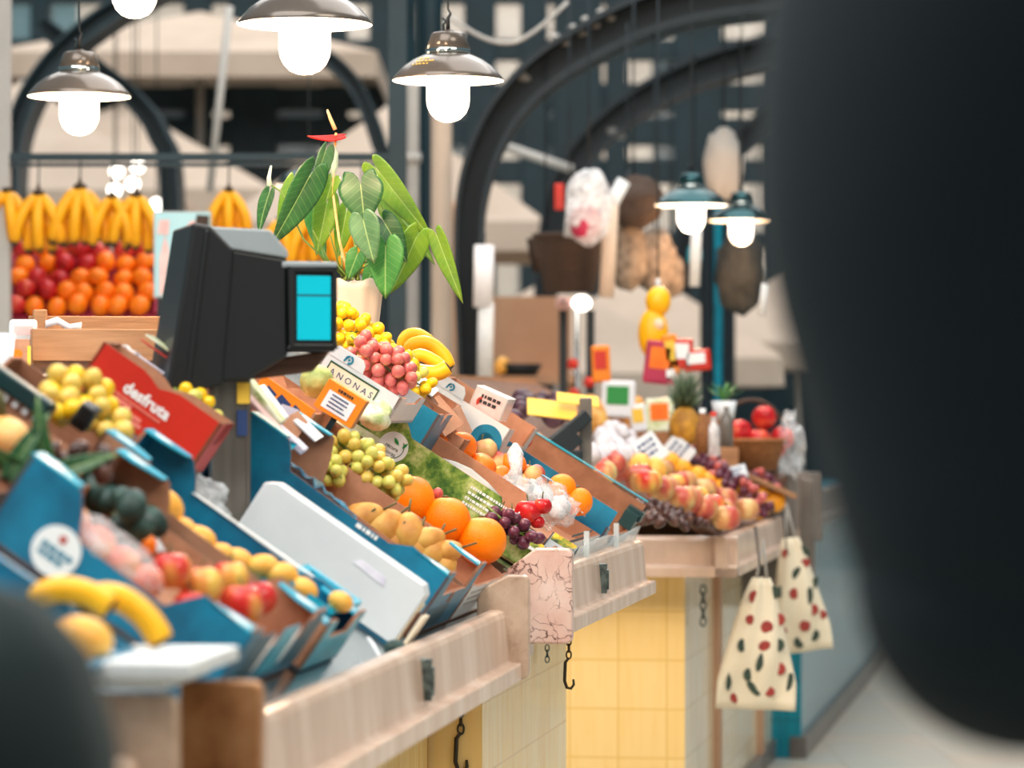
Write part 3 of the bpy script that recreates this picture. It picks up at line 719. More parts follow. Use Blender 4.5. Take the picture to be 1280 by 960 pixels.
# the far counter: stone tray on three sides over a tiled block
zl3, zt3 = .838, .922
c3 = thing('market_counter', 'far stone counter heaped with apples, apricots and grapes', 'counter', U3.frame, 'stone market counters')
b = MB(); b.box((.2, .168, 0), (3.1, 1.6, zl3 - .03), 0); b.mi[-6:] = [0, 0, 0, 1, 0, 1]
part('tiled_base', b, ['tile_white', 'tile_yellow'], c3)
part('plinth', MB().box((.19, .15, 0), (3.12, .22, .07)), 'stone_grey', c3)
part('stone_rail', MB().prism(rail_profile(zl3, zt3), 0, 1.9, 'yzx'), 'stone_rail', c3, bevel=.002)
p3 = [(q - .0, z) for q, z in rail_profile(zl3, zt3)]
part('stone_rail', MB().prism(p3, .0, 1.3, 'xzy'), 'stone_rail', c3, bevel=.002)
part('stone_shelf', MB().box((.06, .06, zl3 - .03), (3, 1.5, zl3)), 'stone_rail', c3)
part('end_slab', MB().prism([(-.01, .62), (-.01, 1.06), (.3, 1.08), (.3, .62)], 1.9, 1.94, 'yzx'), 'stone_grey', c3, bevel=.004)
part('end_slab', MB().prism([(-.03, .60), (-.03, 1.03), (.02, 1.04), (.02, .60)], 2.5, 2.54, 'yzx'), 'stone_grey', c3, bevel=.004)
for a in (.98, 2.45): part('pilaster', MB().box((a, .15, .0), (a + .1, .175, zl3 - .03)), 'table_tan', c3)
up, n = (U3.up.dot(U3.v), U3.up.z), (U3.n.dot(U3.v), U3.n.z)
def S3(b, h): return (U3.vb + up[0] * b + n[0] * h, U3.zb + up[1] * b + n[1] * h)
part('display_board', MB().prism([S3(.01, -.01), S3(1.0, -.01), S3(1.0, -.03), S3(.01, -.03)], .07, 2.4, 'yzx'), 'wood_dark', c3)
part('top_shelf', MB().box((.07, S3(1.0, 0)[0], S3(1.0, 0)[1] - .03), (2.4, S3(1.0, 0)[0] + .35, S3(1.0, 0)[1])), 'wood_crate', c3)
# counter beyond, in the shade of the aisle
U4 = Unit(1.12, 12.6, 9.5, .05, .93, 25)
c4 = thing('market_counter', 'teal-tiled counter in shade at the far end of the aisle', 'counter', U4.frame, 'stone market counters')
part('tiled_base', MB().box((0, .06, 0), (9, .6, .86)), 'tile_teal', c4)
part('stone_rail', MB().prism(rail_profile(.88, .97), -.05, 9, 'yzx'), 'stone_grey', c4)
part('plinth', MB().box((-.02, .04, 0), (9, .1, .08)), 'stone_grey', c4)
part('end_slab', MB().box((-.06, -.02, .8), (-.02, .5, 1.05)), 'stone_grey', c4, bevel=.004)
# chains with hooks hanging under the rails
def chain(label, top, n=4, hook=True, s=1.0, mat='chain_metal', group='hook chains under the counters'):
    o = thing('hook_chain', label, 'chain', tr(top), group)
    for i in range(n):
        pts = []
        for k in range(13):
            a = 2 * PI * k / 12; pts.append((math.cos(a) * .0065 * s, 0, math.sin(a) * .011 * s))
        link_ = part('chain_link', MB().tube(pts, .0022 * s, 6, caps=False), mat, o, tr(0, 0, -.010 * s - i * .0175 * s) @ rot(90 * (i % 2) + 15, 'Z'))
    if hook:
        z = -.0175 * n * s
        pts = [(0, 0, z), (-.009 * s, 0, z - .012 * s), (-.011 * s, 0, z - .06 * s), (-.005 * s, 0, z - .078 * s), (.006 * s, 0, z - .08 * s), (.013 * s, 0, z - .07 * s), (.012 * s, 0, z - .056 * s)]
        part('hook', MB().tube(pts, [.003 * s, .0045 * s, .0045 * s, .0042 * s, .004 * s, .0035 * s, .0028 * s], 8), mat, o)
    return o
chain('dark chain and hook hanging under the foreground counter ledge', atK(576, 884, 640), 3, True, .95)
chain('short dark chain hanging beside the pink marble slab', atK(711, 797, 600), 3, True, .8)
chain('small tarnished chain hanging on the tiles beneath the pink slab', atK(684, 806, 572), 3, False, .7, 'bracket_metal')
chain('rusty chain hanging on the yellow end of the far counter', atK(879, 732, 428), 5, False, 1.3, 'bracket_metal')
# ------------------------------------------------------------------ boxes on the first two counters
H = .115
A, PA = crate('fruit_box', 'blue fruit box with a round white sticker, holding apples and bagged peaches', 'box', U1.T(-2.0, .06, 0), .46, .345, H, 'card_teal', lo=.062, flo=.06, flaps='card_teal_light', hs=.098)
disc(PA['near'], near_face(.255, .037), .031, 'ink_white')
lines(PA['near'], 2, 'ink_teal', -.020, .022, .002, .010, .007, lambda p, q: near_face(.255, .035, .0014) @ tr(p, q, 0), 5)
disc(PA['near'], near_face(.255, .053, .0014), .005, 'ink_red', 'emblem')
for i in range(3):
    part('printed_patch', MB().box((.05 + i * .16, -.0008, .015), (.15 + i * .16, 0, .085)), 'card_teal_dark' if i % 2 == 0 else 'card_teal_light', PA['front'])
for x in (.17, .33): part('white_oval', MB().ball((0, 0, 0), (.012, .0012, .03), 14, 6), 'ink_white', PA['front'], tr(x, -.0004, .05) @ rot(14, 'Y'))
ap = [(214, 714, 27, 1000, 'apple'), (252, 732, 28, 990, 'apple'), (288, 722, 24, 965, 'apple'), (303, 756, 29, 982, 'apple'), (238, 758, 22, 1002, 'apple'), (322, 748, 25, 960, 'red_apple')]
lab = ['red and yellow apple at the back of the apples in the stickered blue box', 'bright red apple in the middle of the stickered blue box', 'apple against the brown inner wall of the stickered blue box', 'red and yellow apple at the front edge of the stickered blue box', 'half sunk red apple at the front of the stickered blue box', 'red apple nearest the front corner of the stickered blue box']
for (px, py, rp, K, k), l in zip(ap, lab): fruit_at(k, atK(px, py, K), rp / K, l, 'apples in the stickered blue box', upright=.9)
for i, (px, py, rp) in enumerate([(88, 655, 26), (120, 682, 26), (152, 708, 25), (182, 728, 23), (105, 690, 22), (70, 640, 22)]):
    fruit_at('peach', atK(px, py, 1030), rp / 1030, 'pink peach inside the clear bag in the stickered blue box', 'bagged peaches')
Tb = U1.T(0, 0); Tb.translation = atK(128, 690, 1032)
blob_bag('plastic_bag', 'clear plastic bag around pink peaches in the stickered blue box', 'bag', Tb, .05, .085, .034, 'film_clear', seed=2, knot=False)
for i in range(16):
    px = R.uniform(118, 188); py = 612 + (px - 118) * .75 + R.uniform(-18, 26)
    fruit_at('avocado', atK(px, py, 955 + R.uniform(-25, 30)), R.uniform(.017, .021), 'small dark avocado heaped at the back of the stickered blue box', 'avocados in the stickered blue box')
fruit_at('clementine', atK(180, 682, 968), .017, 'lone orange clementine below the avocados', None)
Tb = U1.T(0, 0); Tb.translation = atK(196, 690, 955)
tag(part('paper_sheet', MB().grid([[(x * .03, y * .02, .006 * math.sin(3 * x + 2 * y)) for y in range(3)] for x in range(3)]), 'paper', None, Tb, solid=.001), 'small white paper scrap beside the lone clementine', 'paper')
# B
B, PB = crate('fruit_box', 'blue fruit box with yellow mangoes, between the stickered box and the white carton', 'box', U1.T(-1.50, .05, 0), .27, .40, H, 'card_brown', far='card_teal', front='card_teal_light', back='card_teal', inner='card_teal', lo=.075, flo=.05, flaps='card_teal_light', hf=.09, hs=.08)
part('inner_lining', MB().box((.0055, .006, .006), (.0065, .394, .07)), 'card_brown', B)
part('price_strip', MB().box((0, .09, .0), (.012, .30, .0015)), 'ink_white', PB['far'], tr(.262, 0, .0755))
for i, (px, py, rp) in enumerate([(198, 632, 27), (243, 676, 22), (225, 662, 18), (328, 708, 17), (352, 718, 17), (300, 700, 15), (426, 752, 14), (380, 736, 15), (275, 692, 15)]):
    fruit_at('mango', atK(px, py, 905), rp / 905 * .92, ['pale yellow mango highest in the blue mango box', 'pale yellow mango in the blue mango box'][min(i, 1)], None if i == 0 else 'mangoes in the blue mango box', U1.T(0, 0).to_3x3().to_4x4() @ rot(70 + R.uniform(-20, 20), 'X') @ rot(R.uniform(-30, 30), 'Y'))
def punnet(label, T, w, l, h, mat='card_teal_light', fl=.012):
    o = thing('fruit_punnet', label, 'punnet', T)
    t = .003; k = .012
    def ring(e, z): return [(-e, -e, z), (w + e, -e, z), (w + e, l + e, z), (-e, l + e, z)]
    r = [ring(-k, 0), ring(0, h), ring(fl, h + .002), ring(fl, h - .006)]; ri = [ring(-k + t, t), ring(-t, h - t)]
    b = MB()
    b.add(r[0] + r[1], [(0, 1, 5, 4), (1, 2, 6, 5), (2, 3, 7, 6), (3, 0, 4, 7), (3, 2, 1, 0)], 0, None, True)
    b.add(ri[0] + r[1], [(0, 4, 5, 1), (1, 5, 6, 2), (2, 6, 7, 3), (3, 7, 4, 0), (0, 1, 2, 3)], 0, None, True)
    part('tray', b, mat, o, fix=False)
    b = MB(); b.add(r[1] + r[2] + r[3], [(i, (i + 1) % 4, 4 + (i + 1) % 4, 4 + i) for i in range(4)] + [(4 + i, 4 + (i + 1) % 4, 8 + (i + 1) % 4, 8 + i) for i in range(4)], 0, None, True)
    part('rim', b, mat, o, solid=.002)
    return o
punnet('small blue punnet at the front of the blue mango box', TP(U1, 384, 795, 905), .20, .07, .05)
fruit_at('clementine', atK(424, 752, 893), .014, 'yellow fruit in the small blue punnet', None)
Tb = U1.T(0, 0); Tb.translation = atK(238, 612, 835)
blob_bag('plastic_bag', 'crumpled clear plastic bag left of the scale post', 'bag', Tb, .035, .055, .03, 'film_white', seed=5, amp=.5, knot=False)
# C: white carton leaning on the next box
C = thing('flattened_carton', 'white flattened carton leaning against the blue pear box', 'carton', TP(U1, 490, 806, 822))
b = MB(); b.prism([(0, .0), (.30, .0), (.302, .092), (.285, .102), (.012, .102), (.0, .09)], 0, .05, 'yzx', [0, 1, 1])
part('carton_body', b, ['card_white', 'card_white'], C, bevel=.002)
part('carton_mouth', MB().box((.004, -.003, .004), (.046, .0, .074)).box((.0, -.018, .0), (.05, -.012, .062)), 'card_cream', C)
part('carton_mouth', MB().box((.008, -.006, .02), (.042, -.001, .06)), 'card_brown_dark', C)
part('torn_patch', MB().prism([(.06, .066), (.12, .07), (.112, .08), (.065, .078)], -.0012, 0, 'yzx'), 'paper_lilac', C)
# D: blue box of pears
D, PD = crate('fruit_box', 'blue fruit box of pears with a crinkled blue liner', 'box', U1.T(-.655, .035, 0), .40, .41, .148, 'card_teal', inner='card_brown', lo=.108, flo=.075, flaps='card_teal_light', hs=.122, lofar=.062)
lines(PD['near'], 1, 'ink_white', -.03, .008, 0, .01, .007, lambda p, q: near_face(.14, .099) @ tr(p, q, 0), 8)
part('printed_patch', MB().box((.03, -.0008, .01), (.25, 0, .05)), 'card_teal_dark', PD['front'])
part('front_notch', MB().box((.18, -.001, .055), (.21, .006, .075)), 'card_brown_dark', PD['front'])
fl = MB()
for_rows = []
for i in range(16):
    row = []
    for j in range(8):
        base = atK(362 + i * 5.6, 578 + i * 4.6, 786 - j * 7) + U1.n * (.012 * math.sin(j / 7 * PI) + .012 * noise.noise(Vector((i * .9, j * .8, 4))) - .004 * j)
        row.append(D.matrix_world.inverted() @ base)
    for_rows.append(row)
fl.grid(for_rows)
part('plastic_liner', fl, 'film_blue', D, solid=.0012)
pr = [(452, 652, 19), (478, 662, 19), (510, 668, 17), (465, 672, 17), (492, 682, 17), (522, 684, 15), (540, 690, 15), (560, 690, 12), (556, 706, 12), (440, 660, 15), (505, 690, 14), (535, 676, 14)]
for i, (px, py, rp) in enumerate(pr):
    fruit_at('pear', atK(px, py, 728), rp * 1.3 / 728, ['pear with a dark stem, highest in the blue pear box', 'brown-yellow pear in the blue pear box'][min(i, 1)], None if i == 0 else 'pears in the blue pear box', U1.T(0, 0).to_3x3().to_4x4() @ rot(R.uniform(-40, 40), 'X') @ rot(R.uniform(-40, 40), 'Y'))
# E: white box of big oranges and grapes
E_, PE = crate('fruit_box', 'white fronted box with four big oranges and green grapes', 'box', U1.T(-.235, .035, 0), .465, .43, .12, 'card_brown', front='card_white', lo=.06, flo=.066, hf=.072, hs=.072)
lines(PE['front'], 3, 'grey_plastic', .05, .45, .055, .012, .005, lambda p, q: basis((1, 0, 0), (0, 0, 1), (0, -1, 0), (p, -.0004, q)), 9)
part('divider', MB().box((.10, .12, .0), (.105, .33, .105)), 'card_brown', E_)
for px, py, l in [(512, 624, 'highest of the four big oranges in a row, beside the grapes'), (557, 651, 'big orange second up from the lowest of the row of four'), (602, 676, 'lowest big orange, at the white front edge above the marble slab'), (440, 613, 'big orange half hidden beneath the green grapes')]:
    K = 682 if px > 500 else 714
    fruit_at('orange', atK(px, py, K), 31.5 / K, l, 'big oranges in the white fronted box', upright=.8)
for px, py, K, l in [(478, 648, 715, 'orange with a dark stem among the pears'), (484, 676, 722, 'orange sunk behind the pears at the front of the white fronted box')]:
    fruit_at('orange', atK(px, py, K), 25 / K, l, None, upright=.5)
# F: green printed box
Fb, PF = crate('fruit_box', 'green printed fruit box with a round leaf sticker, lined with paper', 'box', U2.T(.135, .03, 0), .32, .42, .125, 'print_green', far='card_brown', inner='card_brown', lo=.10, flo=.03, hf=.04, hs=.04)
fx = near_face
disc(PF['near'], fx(.336, .068), .029, 'ink_white')
disc(PF['near'], fx(.336, .068, .0014), .0215, 'ink_dark_green', 'emblem', rin=.0203, a0=-2.0, a1=.9)
def leaf_poly(x, y, a, L, W):
    ps = []
    for k in range(9): t = k / 8; ps.append((t * L, W * math.sin(PI * t)))
    for k in range(8, -1, -1): t = k / 8; ps.append((t * L, -W * .6 * math.sin(PI * t)))
    c, s_ = math.cos(a), math.sin(a); return [(x + p * c - q * s_, y + p * s_ + q * c) for p, q in ps]
lf = MB(); lf.prism(leaf_poly(.008, .008, 2.6, .017, .004), 0, .0006, 'xyz').prism(leaf_poly(.017, .006, 1.25, .014, .0032), 0, .0006, 'xyz')
part('emblem', lf, 'ink_green', PF['near'], fx(.336, .068, .0018))
text('recura', .0105, 'ink_dark_green', PF['near'], fx(.338, .066, .0016)); text('horas', .0105, 'ink_dark_green', PF['near'], fx(.336, .055, .0016))
lines(PF['near'], 4, 'ink_white', -.05, .04, .020, .011, .005, lambda p, q: fx(.12, .062) @ tr(p, q, 0), 4)
part('printed_rule', MB().box((.052, -.03, 0), (.0545, .028, .0007)), 'ink_white', PF['near'], fx(.12, .062))
part('printed_panel', MB().box((0, -.0009, .008), (.32, 0, .028)), 'print_fruit', PF['front'])
part('printed_panel', MB().box((-.1, -.03, 0), (.04, .028, .0006)), 'print_pale', PF['near'], fx(.395, .04))
inv = Fb.matrix_world.inverted()
def sheet(pts, K, name, mat, par, invm, wav=.004, solid=.001, lift=.0):
    """a strip of paper or card following a row of image points, turned up out of the slope"""
    rows = []
    for i, (px, py, hgt) in enumerate(pts):
        p0 = atK(px, py, K); rows.append([invm @ (p0 + U2.n * (hgt * (j + 2.4) / 5) + U2.u * (.03 * j / 3 + wav * math.sin(2 * i + j))) for j in range(-3, 1)])
    return part(name, MB().grid(rows), mat, par, solid=solid)
sheet([(550, 578, .02), (565, 584, .026), (585, 594, .03), (606, 610, .026), (626, 628, .016)], 645, 'paper_liner', 'canvas_grey', Fb, inv)
sheet([(590, 640, .03), (620, 645, .035), (650, 648, .04), (672, 655, .03)], 634, 'paper_liner', 'card_cream', Fb, inv)
for px, py in [(606, 626), (618, 632), (632, 637), (640, 632), (598, 620), (626, 640)]:
    fruit_at('date', atK(px, py, 632), .011, 'dark shiny date on the paper lining of the green box', 'dates in the green box', parts=False)
for px, py, rp, l in [(660, 640, 17, 'larger red apple showing its pale end in front of the green box'), (678, 633, 12, 'small red apple at the far side of the larger red one'), (640, 647, 11, 'small red apple behind the lowest big orange'), (672, 653, 9, 'small red apple low beside the tomato pack'), (628, 643, 9, 'small red apple between oranges and the green print')]:
    fruit_at('red_apple', atK(px, py, 640), rp / 640, l, 'small red apples in the green box', upright=1.2)
# two clear packs of tomatoes at its front
def pack(label, T, w, l, hh):
    o = thing('tomato_pack', label, 'tomato pack', T)
    part('tray', MB().box((0, 0, 0), (w, l, .004)).box((0, 0, 0), (w, .003, hh)).box((0, l - .003, 0), (w, l, hh)).box((0, 0, 0), (.003, l, hh * .8)), 'iron_black', o)
    part('film_cover', MB().box((.001, .001, hh - .001), (w - .001, l - .001, hh)), 'acrylic_clear', o, bevel=.0004)
    part('printed_label', MB().box((w * .6, .004, hh), (w, l - .004, hh + .0008)), 'print_fruit', o)
    part('card_band', MB().box((0, .0, hh), (w * .1, l, hh + .0008)), 'card_cream', o)
    return o, T
for px, py, K, w, l, rz, lb in [(662, 716, 645, .05, .06, -38, 'clear pack of tomatoes at the front of the green box'), (702, 718, 636, .055, .06, -38, 'clear tomato pack with a yellow and green label, nearest the aisle')]:
    o, T = pack(lb, TP(U2, px, py, K) @ rot(rz, 'Y'), w, l, .034)
    for i in range(4):
        fruit_at('tomato', T @ Vector((.014 + .024 * (i % 2), .018 + .026 * (i // 2), .018)), .0125, 'red tomato inside the ' + lb, 'tomatoes in the ' + lb.split(',')[0])
# G
Gb, PG = crate('fruit_box', 'brown fruit box of mandarins and pink apples beside the bagged garlic', 'box', U2.T(.47, .03, 0), .645, .42, .115, 'card_brown', far='card_teal', front='card_white', lo=.045, flo=.04, hf=.085, hs=.04)
lines(PG['front'], 2, 'ink_black', .1, .45, .06, .014, .006, lambda p, q: basis((1, 0, 0), (0, 0, 1), (0, -1, 0), (p, -.0004, q)), 12)
mds = [(549, 551, 11, 622), (576, 559, 19, 616), (570, 581, 11, 626), (603, 582, 17, 614), (613, 601, 13, 614), (640, 580, 17, 600), (627, 597, 15, 606), (600, 600, 11, 618), (657, 589, 10, 598), (585, 594, 10, 620)]
for i, (px, py, rp, K) in enumerate(mds):
    fruit_at('mandarin', atK(px, py, K), rp * 1.08 / K, ['mandarin half hidden behind the brown flap', 'large glossy mandarin at the top of the mandarin box'][i] if i < 2 else 'mandarin in the brown fruit box next to the pink apples', None if i < 2 else 'mandarins in the brown box')
for i, (px, py, rp) in enumerate([(606, 563, 15), (620, 580, 15), (592, 568, 12), (668, 594, 13), (655, 602, 10), (676, 604, 9)]):
    fruit_at('pink_apple', atK(px, py, 600), rp * 1.1 / 600, 'pink apple among the mandarins of the brown box', 'pink apples in the brown box')
for px, py, l in [(702, 611, 'orange at the far edge of the brown mandarin box'), (722, 627, 'orange at the front corner of the brown mandarin box')]:
    fruit_at('orange', atK(px, py, 588), 19 / 588, l, None)
for (px, py, rx, ry, sd, l) in [(645, 622, .05, .058, 11, 'clear bag of white garlic lying over the green box'), (686, 630, .05, .056, 15, 'clear bag of white garlic with blue printing, nearer the blue box')]:
    Tb = U2.T(0, 0); Tb.translation = atK(px, py, 618)
    bag = blob_bag('garlic_bag', l, 'garlic bag', Tb, rx, ry, .042, 'film_clear', seed=sd, amp=.45, knot=False)
    if sd == 15: part('printed_mark', MB().box((-.02, -.012, .0), (.015, .012, .001)), 'card_teal', bag, tr(0, .03, .043))
    else: part('tied_end', MB().tube([(0, .02, .02), (0, .03, .05), (.01, .05, .075), (.02, .06, .09)], [.022, .012, .018, .006], 9), 'film_white', bag)
    for k in range(9):
        fruit_at('garlic', Tb @ Vector((R.uniform(-.03, .03), R.uniform(-.038, .038), R.uniform(-.016, .018))), .0165, 'white garlic bulb in the ' + l.split(',')[0], 'garlic in the ' + l.split(',')[0])
Tb = U2.T(0, 0); Tb.translation = atK(728, 642, 590)
tag(part('paper_sheet', MB().grid([[(x * .03, y * .016, .012 * math.sin(1.5 * x) + .008 * math.sin(2 * y)) for y in range(4)] for x in range(4)]), 'paper', None, Tb, solid=.0015), 'white paper at the front of the brown mandarin box', 'paper')
# H: empty blue box
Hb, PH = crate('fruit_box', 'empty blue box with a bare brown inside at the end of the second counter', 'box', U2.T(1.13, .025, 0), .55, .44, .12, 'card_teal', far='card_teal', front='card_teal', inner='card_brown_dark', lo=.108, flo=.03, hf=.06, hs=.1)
p_logo(PH['near'], near_face(.36, .085), .012, 'ink_white')
part('rim_strip', MB().box((.542, 0, .1085), (.551, .44, .111)), 'card_teal_light', PH['far'])
part('corner_block', MB().box((.48, -.004, .035), (.555, .03, .075)).box((.5, -.01, .06), (.55, .03, .085)), 'green_plastic', Hb)
tag(part('straw', MB().tube([(0, 0, 0), (.015, -.05, .02)], .003, 6), 'white_plastic', None, U2.T(1.5, .2, .02)), 'clear plastic straw lying in the empty blue box', 'straw')
# clear acrylic lip behind the rail of the second counter
fi = U2.frame.inverted()
def aclip(a): return [fi @ U2.P(a, -.012, .0), fi @ U2.P(a, .0, .06 + .006 * math.sin(9 * a))]
o = part('acrylic_lip', MB().grid([aclip(.09 + 1.44 * i / 30) for i in range(31)]), 'acrylic_clear', None, U2.frame, solid=.003)
tag(o, 'clear acrylic lip standing behind the rail under the blue boxes', 'acrylic lip')
for a in (.62, 1.12): part('lip_joint', MB().box((a - .008, .036, .96), (a + .008, .046, 1.03)), 'acrylic_clear', o)
# white foam board on the near slab, oddments in front of the boxes
P0 = atK(252, 829, 1175)
tag(part('foam_board', MB().box((-.11, -.01, -.008), (.16, .17, .008)).box((-.09, .02, -.022), (.15, .15, -.008)), 'foam_white', None, basis(U0.u, U0.v, Vector((0, 0, 1)), P0), bevel=.002), 'white foam tray lid lying on the nearest marble end slab', 'foam lid')
Tb = U1.T(0, 0); Tb.translation = atK(424, 800, 870)
tag(part('paper_sheet', MB().grid([[(x * .03, y * .014, .016 * math.sin(1.2 * x + .4) + .008 * math.sin(3 * y)) for y in range(4)] for x in range(4)]), 'paper', None, Tb, solid=.0015), 'crumpled white paper between the blue punnet and the rail', 'paper')
tag(part('plastic_spoon', MB().ball((0, 0, 0), (.022, .012, .006), 12, 6).tube([(.02, 0, 0), (.06, .005, .006), (.10, .0, .004)], .003, 6), 'white_plastic', None, U1.T(-1.1, .0, .012, 30)), 'white plastic spoon on the steel apron below the white carton', 'spoon')
fruit_at('avocado', U1.P(-.95, .01, .016), .016, 'dark avocado on the steel apron below the white carton')
# ------------------------------------------------------------------ second row of boxes, higher up the slope
J, PJ = crate('fruit_box', 'open brown box with torn flaps behind the blue pear box', 'box', U1.T(-.70, .455, .0), .55, .20, .125, 'card_teal', far='card_brown', inner='card_brown', lo=.09, flo=.085)
def flap(pts, K, mat, par, name='torn_flap', depth=.05, solid=.003):
    inv = par.matrix_world.inverted()
    b = MB(); vs = [inv @ atK(px, py, K + dk) for px, py, dk in pts]
    b.add(vs, [list(range(len(vs)))], 0, None, True)
    return part(name, b, mat, par, solid=solid)
flap([(346, 528, 0), (372, 514, -8), (384, 528, -8), (366, 556, 0)], 752, 'card_brown', J)
flap([(366, 526, 0), (378, 520, -5), (404, 546, -5), (394, 552, 0)], 748, 'card_white', J)
flap([(300, 548, 0), (330, 536, 0), (372, 556, -6), (348, 576, 0)], 772, 'card_teal_light', J)
flap([(378, 546, 0), (408, 534, -12), (436, 560, -12), (414, 584, 0)], 692, 'card_brown', J)
flap([(420, 556, 0), (446, 542, -10), (478, 566, -10), (466, 576, 0)], 684, 'card_brown', J)
for i, (x0, y0, x1, y1, w, K, mt, l) in enumerate([(302, 478, 346, 534, 12, 765, 'print_pale', 'pale green printed packet beside the scale post'), (300, 500, 342, 546, 13, 772, 'paper_pink', 'pinkish packet behind the scale post'), (320, 486, 352, 528, 9, 756, 'paper', 'white packet with a folded end behind the scale post'), (342, 534, 378, 568, 9, 752, 'paper_lilac', 'lilac packet over the torn brown flaps')]):
    a, b_ = atK(x0, y0, K), atK(x1, y1, K); d = b_ - a; X = d.normalized(); Y_ = U1.u; Z_ = X.cross(Y_).normalized() * -1
    k = tag(part('printed_pack', MB().box((0, -.03, -w / K), (d.length, .03, 0)), mt, None, basis(X, Z_.cross(X), Z_, a), bevel=.003), l, 'packet')
    lines(k, 1, 'ink_green' if i % 2 else 'ink_teal', .01, d.length - .01, 0, .01, .006, lambda p, q: basis((1, 0, 0), (0, 0, 1), (0, -1, 0), (p, -.0304, -w / K / 2)), i)
tag(part('price_tag', MB().box((0, -.001, 0), (.03, .001, .022)), 'paper_lilac', None, tr(atK(347, 520, 742)) @ rot(20, 'Y')), 'small white tag standing in the torn brown box', 'tag')
K_, PK = crate('fruit_box', 'brown box between the torn box and the orange sign', 'box', U1.T(-.14, .475, .0), .42, .20, .13, 'card_brown', front='card_brown', lo=.11, flo=.08)
# orange lid and the custard-apple box with its name panel
L_ = thing('fruit_box', 'orange printed box lid with dark slanting lettering', 'box', TP(U1, 376, 540, 722))
part('side_panel', MB().box((0, 0, 0), (.006, .11, .045)), 'card_orange', L_); part('lid_base', MB().box((.006, 0, 0), (.2, .11, .006)), 'card_brown', L_); part('front_panel', MB().box((0, -.004, 0), (.2, 0, .04)), 'card_brown', L_)
lines(L_, 1, 'ink_navy', -.04, .045, 0, .02, .017, lambda p, q: near_face(.055, .024) @ tr(p, q, 0) @ rot(-14, 'Z'), 17)
Nn, PN = crate('fruit_box', 'white custard apple box with a framed name panel and teal emblem', 'box', TP(U2, 484, 529, 690), .25, .165, .052, 'card_white', far='card_white', inner='card_white', lo=.0515, flo=.04)
nf = near_face
part('name_panel', MB().box((-.052, -.012, 0), (.05, .030, .0006)), 'card_cream', PN['near'], nf(.095, .0125))
fr = MB(); fr.box((-.053, .028, 0), (.052, .0315, .0009)).box((-.053, .010, 0), (-.0505, .03, .0009)).box((.0495, .010, 0), (.052, .03, .0009))
part('panel_border', fr, 'ink_dark_green', PN['near'], nf(.095, .0125))
text('A N O N A S', .0165, 'ink_navy', PN['near'], nf(.095, .0265, .0012))
lines(PN['near'], 2, 'ink_pale_red', -.02, .03, .0, .005, .003, lambda p, q: nf(.09, .013, .0012) @ tr(p, q, 0), 21)
tb = part('raised_tab', MB().prism([(0, 0), (.075, 0), (.072, .018), (.062, .024), (.012, .024), (.003, .016)], 0, .004, 'yzx'), 'card_white', Nn, tr(0, .085, .050)); p_logo(tb, near_face(.034, .011), .0085, 'ink_teal')
part('printed_chilli', MB().prism(leaf_poly(0, 0, 1.4, .018, .0045), 0, .001, 'xyz'), 'card_orange', PN['near'], nf(.13, .002, .0012))
part('printed_fruit', MB().ball((0, 0, 0), (.020, .014, .0012), 20, 4), 'print_pale', PN['near'], nf(.022, .018))
for px, py, rp, K, l in [(396, 477, 19, 708, 'knobbly green custard apple left of the orange sign')]:
    fruit_at('anona', atK(px, py, K), rp * 1.1 / K, l, None, parts=False)
# orange price sign with its white paper
SG = thing('price_sign', 'orange sign with a white handwritten label in front of the name panel', 'price sign', TP(U2, 438, 536, 716))
part('sign_board', MB().box((0, 0, 0), (.03, .078, .056), [1, 0, 1, 1, 0, 0]), ['card_orange', 'card_brown'], SG, bevel=.001)
part('label_paper', MB().box((-.027, -.019, 0), (.027, .014, .0007)), 'paper', SG, near_face(.040, .026))
lines(SG, 1, 'ink_black', -.013, .018, .0, .01, .005, lambda p, q: near_face(.040, .047) @ tr(p, q, 0), 31)
lines(SG, 4, 'ink_navy', -.018, .02, .035, .007, .0026, lambda p, q: near_face(.040, .0, .0014) @ tr(p, q, 0), 33, 'handwriting')
part('sign_stand', MB().box((.006, .03, -.08), (.012, .04, .002)), 'iron_black', SG)
Tb = U2.T(0, 0); Tb.translation = atK(468, 522, 690)
b = MB(); b.ball((0, 0, 0), (.06, .030, .022), 20, 12, 0, lambda d: 1 + .12 * noise.noise(d * 3))
tag(part('printed_bag', b, 'print_pale', None, Tb), 'pale green printed bag between the orange sign and the leaf sticker', 'printed bag')
flap([(488, 522, 0), (500, 512, -10), (520, 530, -10), (508, 546, 0)], 640, 'card_brown', Fb); flap([(506, 536, 0), (526, 528, -8), (545, 556, -8), (535, 568, 0)], 636, 'card_brown', Fb); flap([(486, 520, 0), (496, 510, -4), (508, 524, -4), (500, 534, 0)], 645, 'iron_black', Fb)
# small teal p box and brown flaps
Q1, PQ = crate('fruit_box', 'small blue box with a white round emblem beside the name panel', 'box', TP(U2, 522, 566, 650), .14, .075, .085, 'card_teal', inner='card_brown', lo=.0845, flo=.06)
p_logo(PQ['near'], near_face(.06, .066), .0095, 'ink_white')
Q2, PQ2 = crate('fruit_box', 'brown box with folded inner flaps behind the mandarins', 'box', TP(U2, 556, 596, 622), .12, .13, .085, 'card_brown', inner='card_brown', lo=.07, flo=.05)
flap([(526, 506, 0), (548, 494, -10), (580, 530, -10), (556, 546, 0)], 630, 'card_brown', Q2); flap([(560, 516, 0), (574, 506, -10), (590, 540, -10), (576, 552, 0)], 616, 'card_brown', Q2); flap([(512, 490, 0), (532, 482, -6), (548, 506, -6), (536, 514, 0)], 640, 'card_brown_dark', Q2); flap([(516, 478, 0), (528, 470, -6), (548, 488, -6), (540, 496, 0)], 636, 'card_white', Q2)
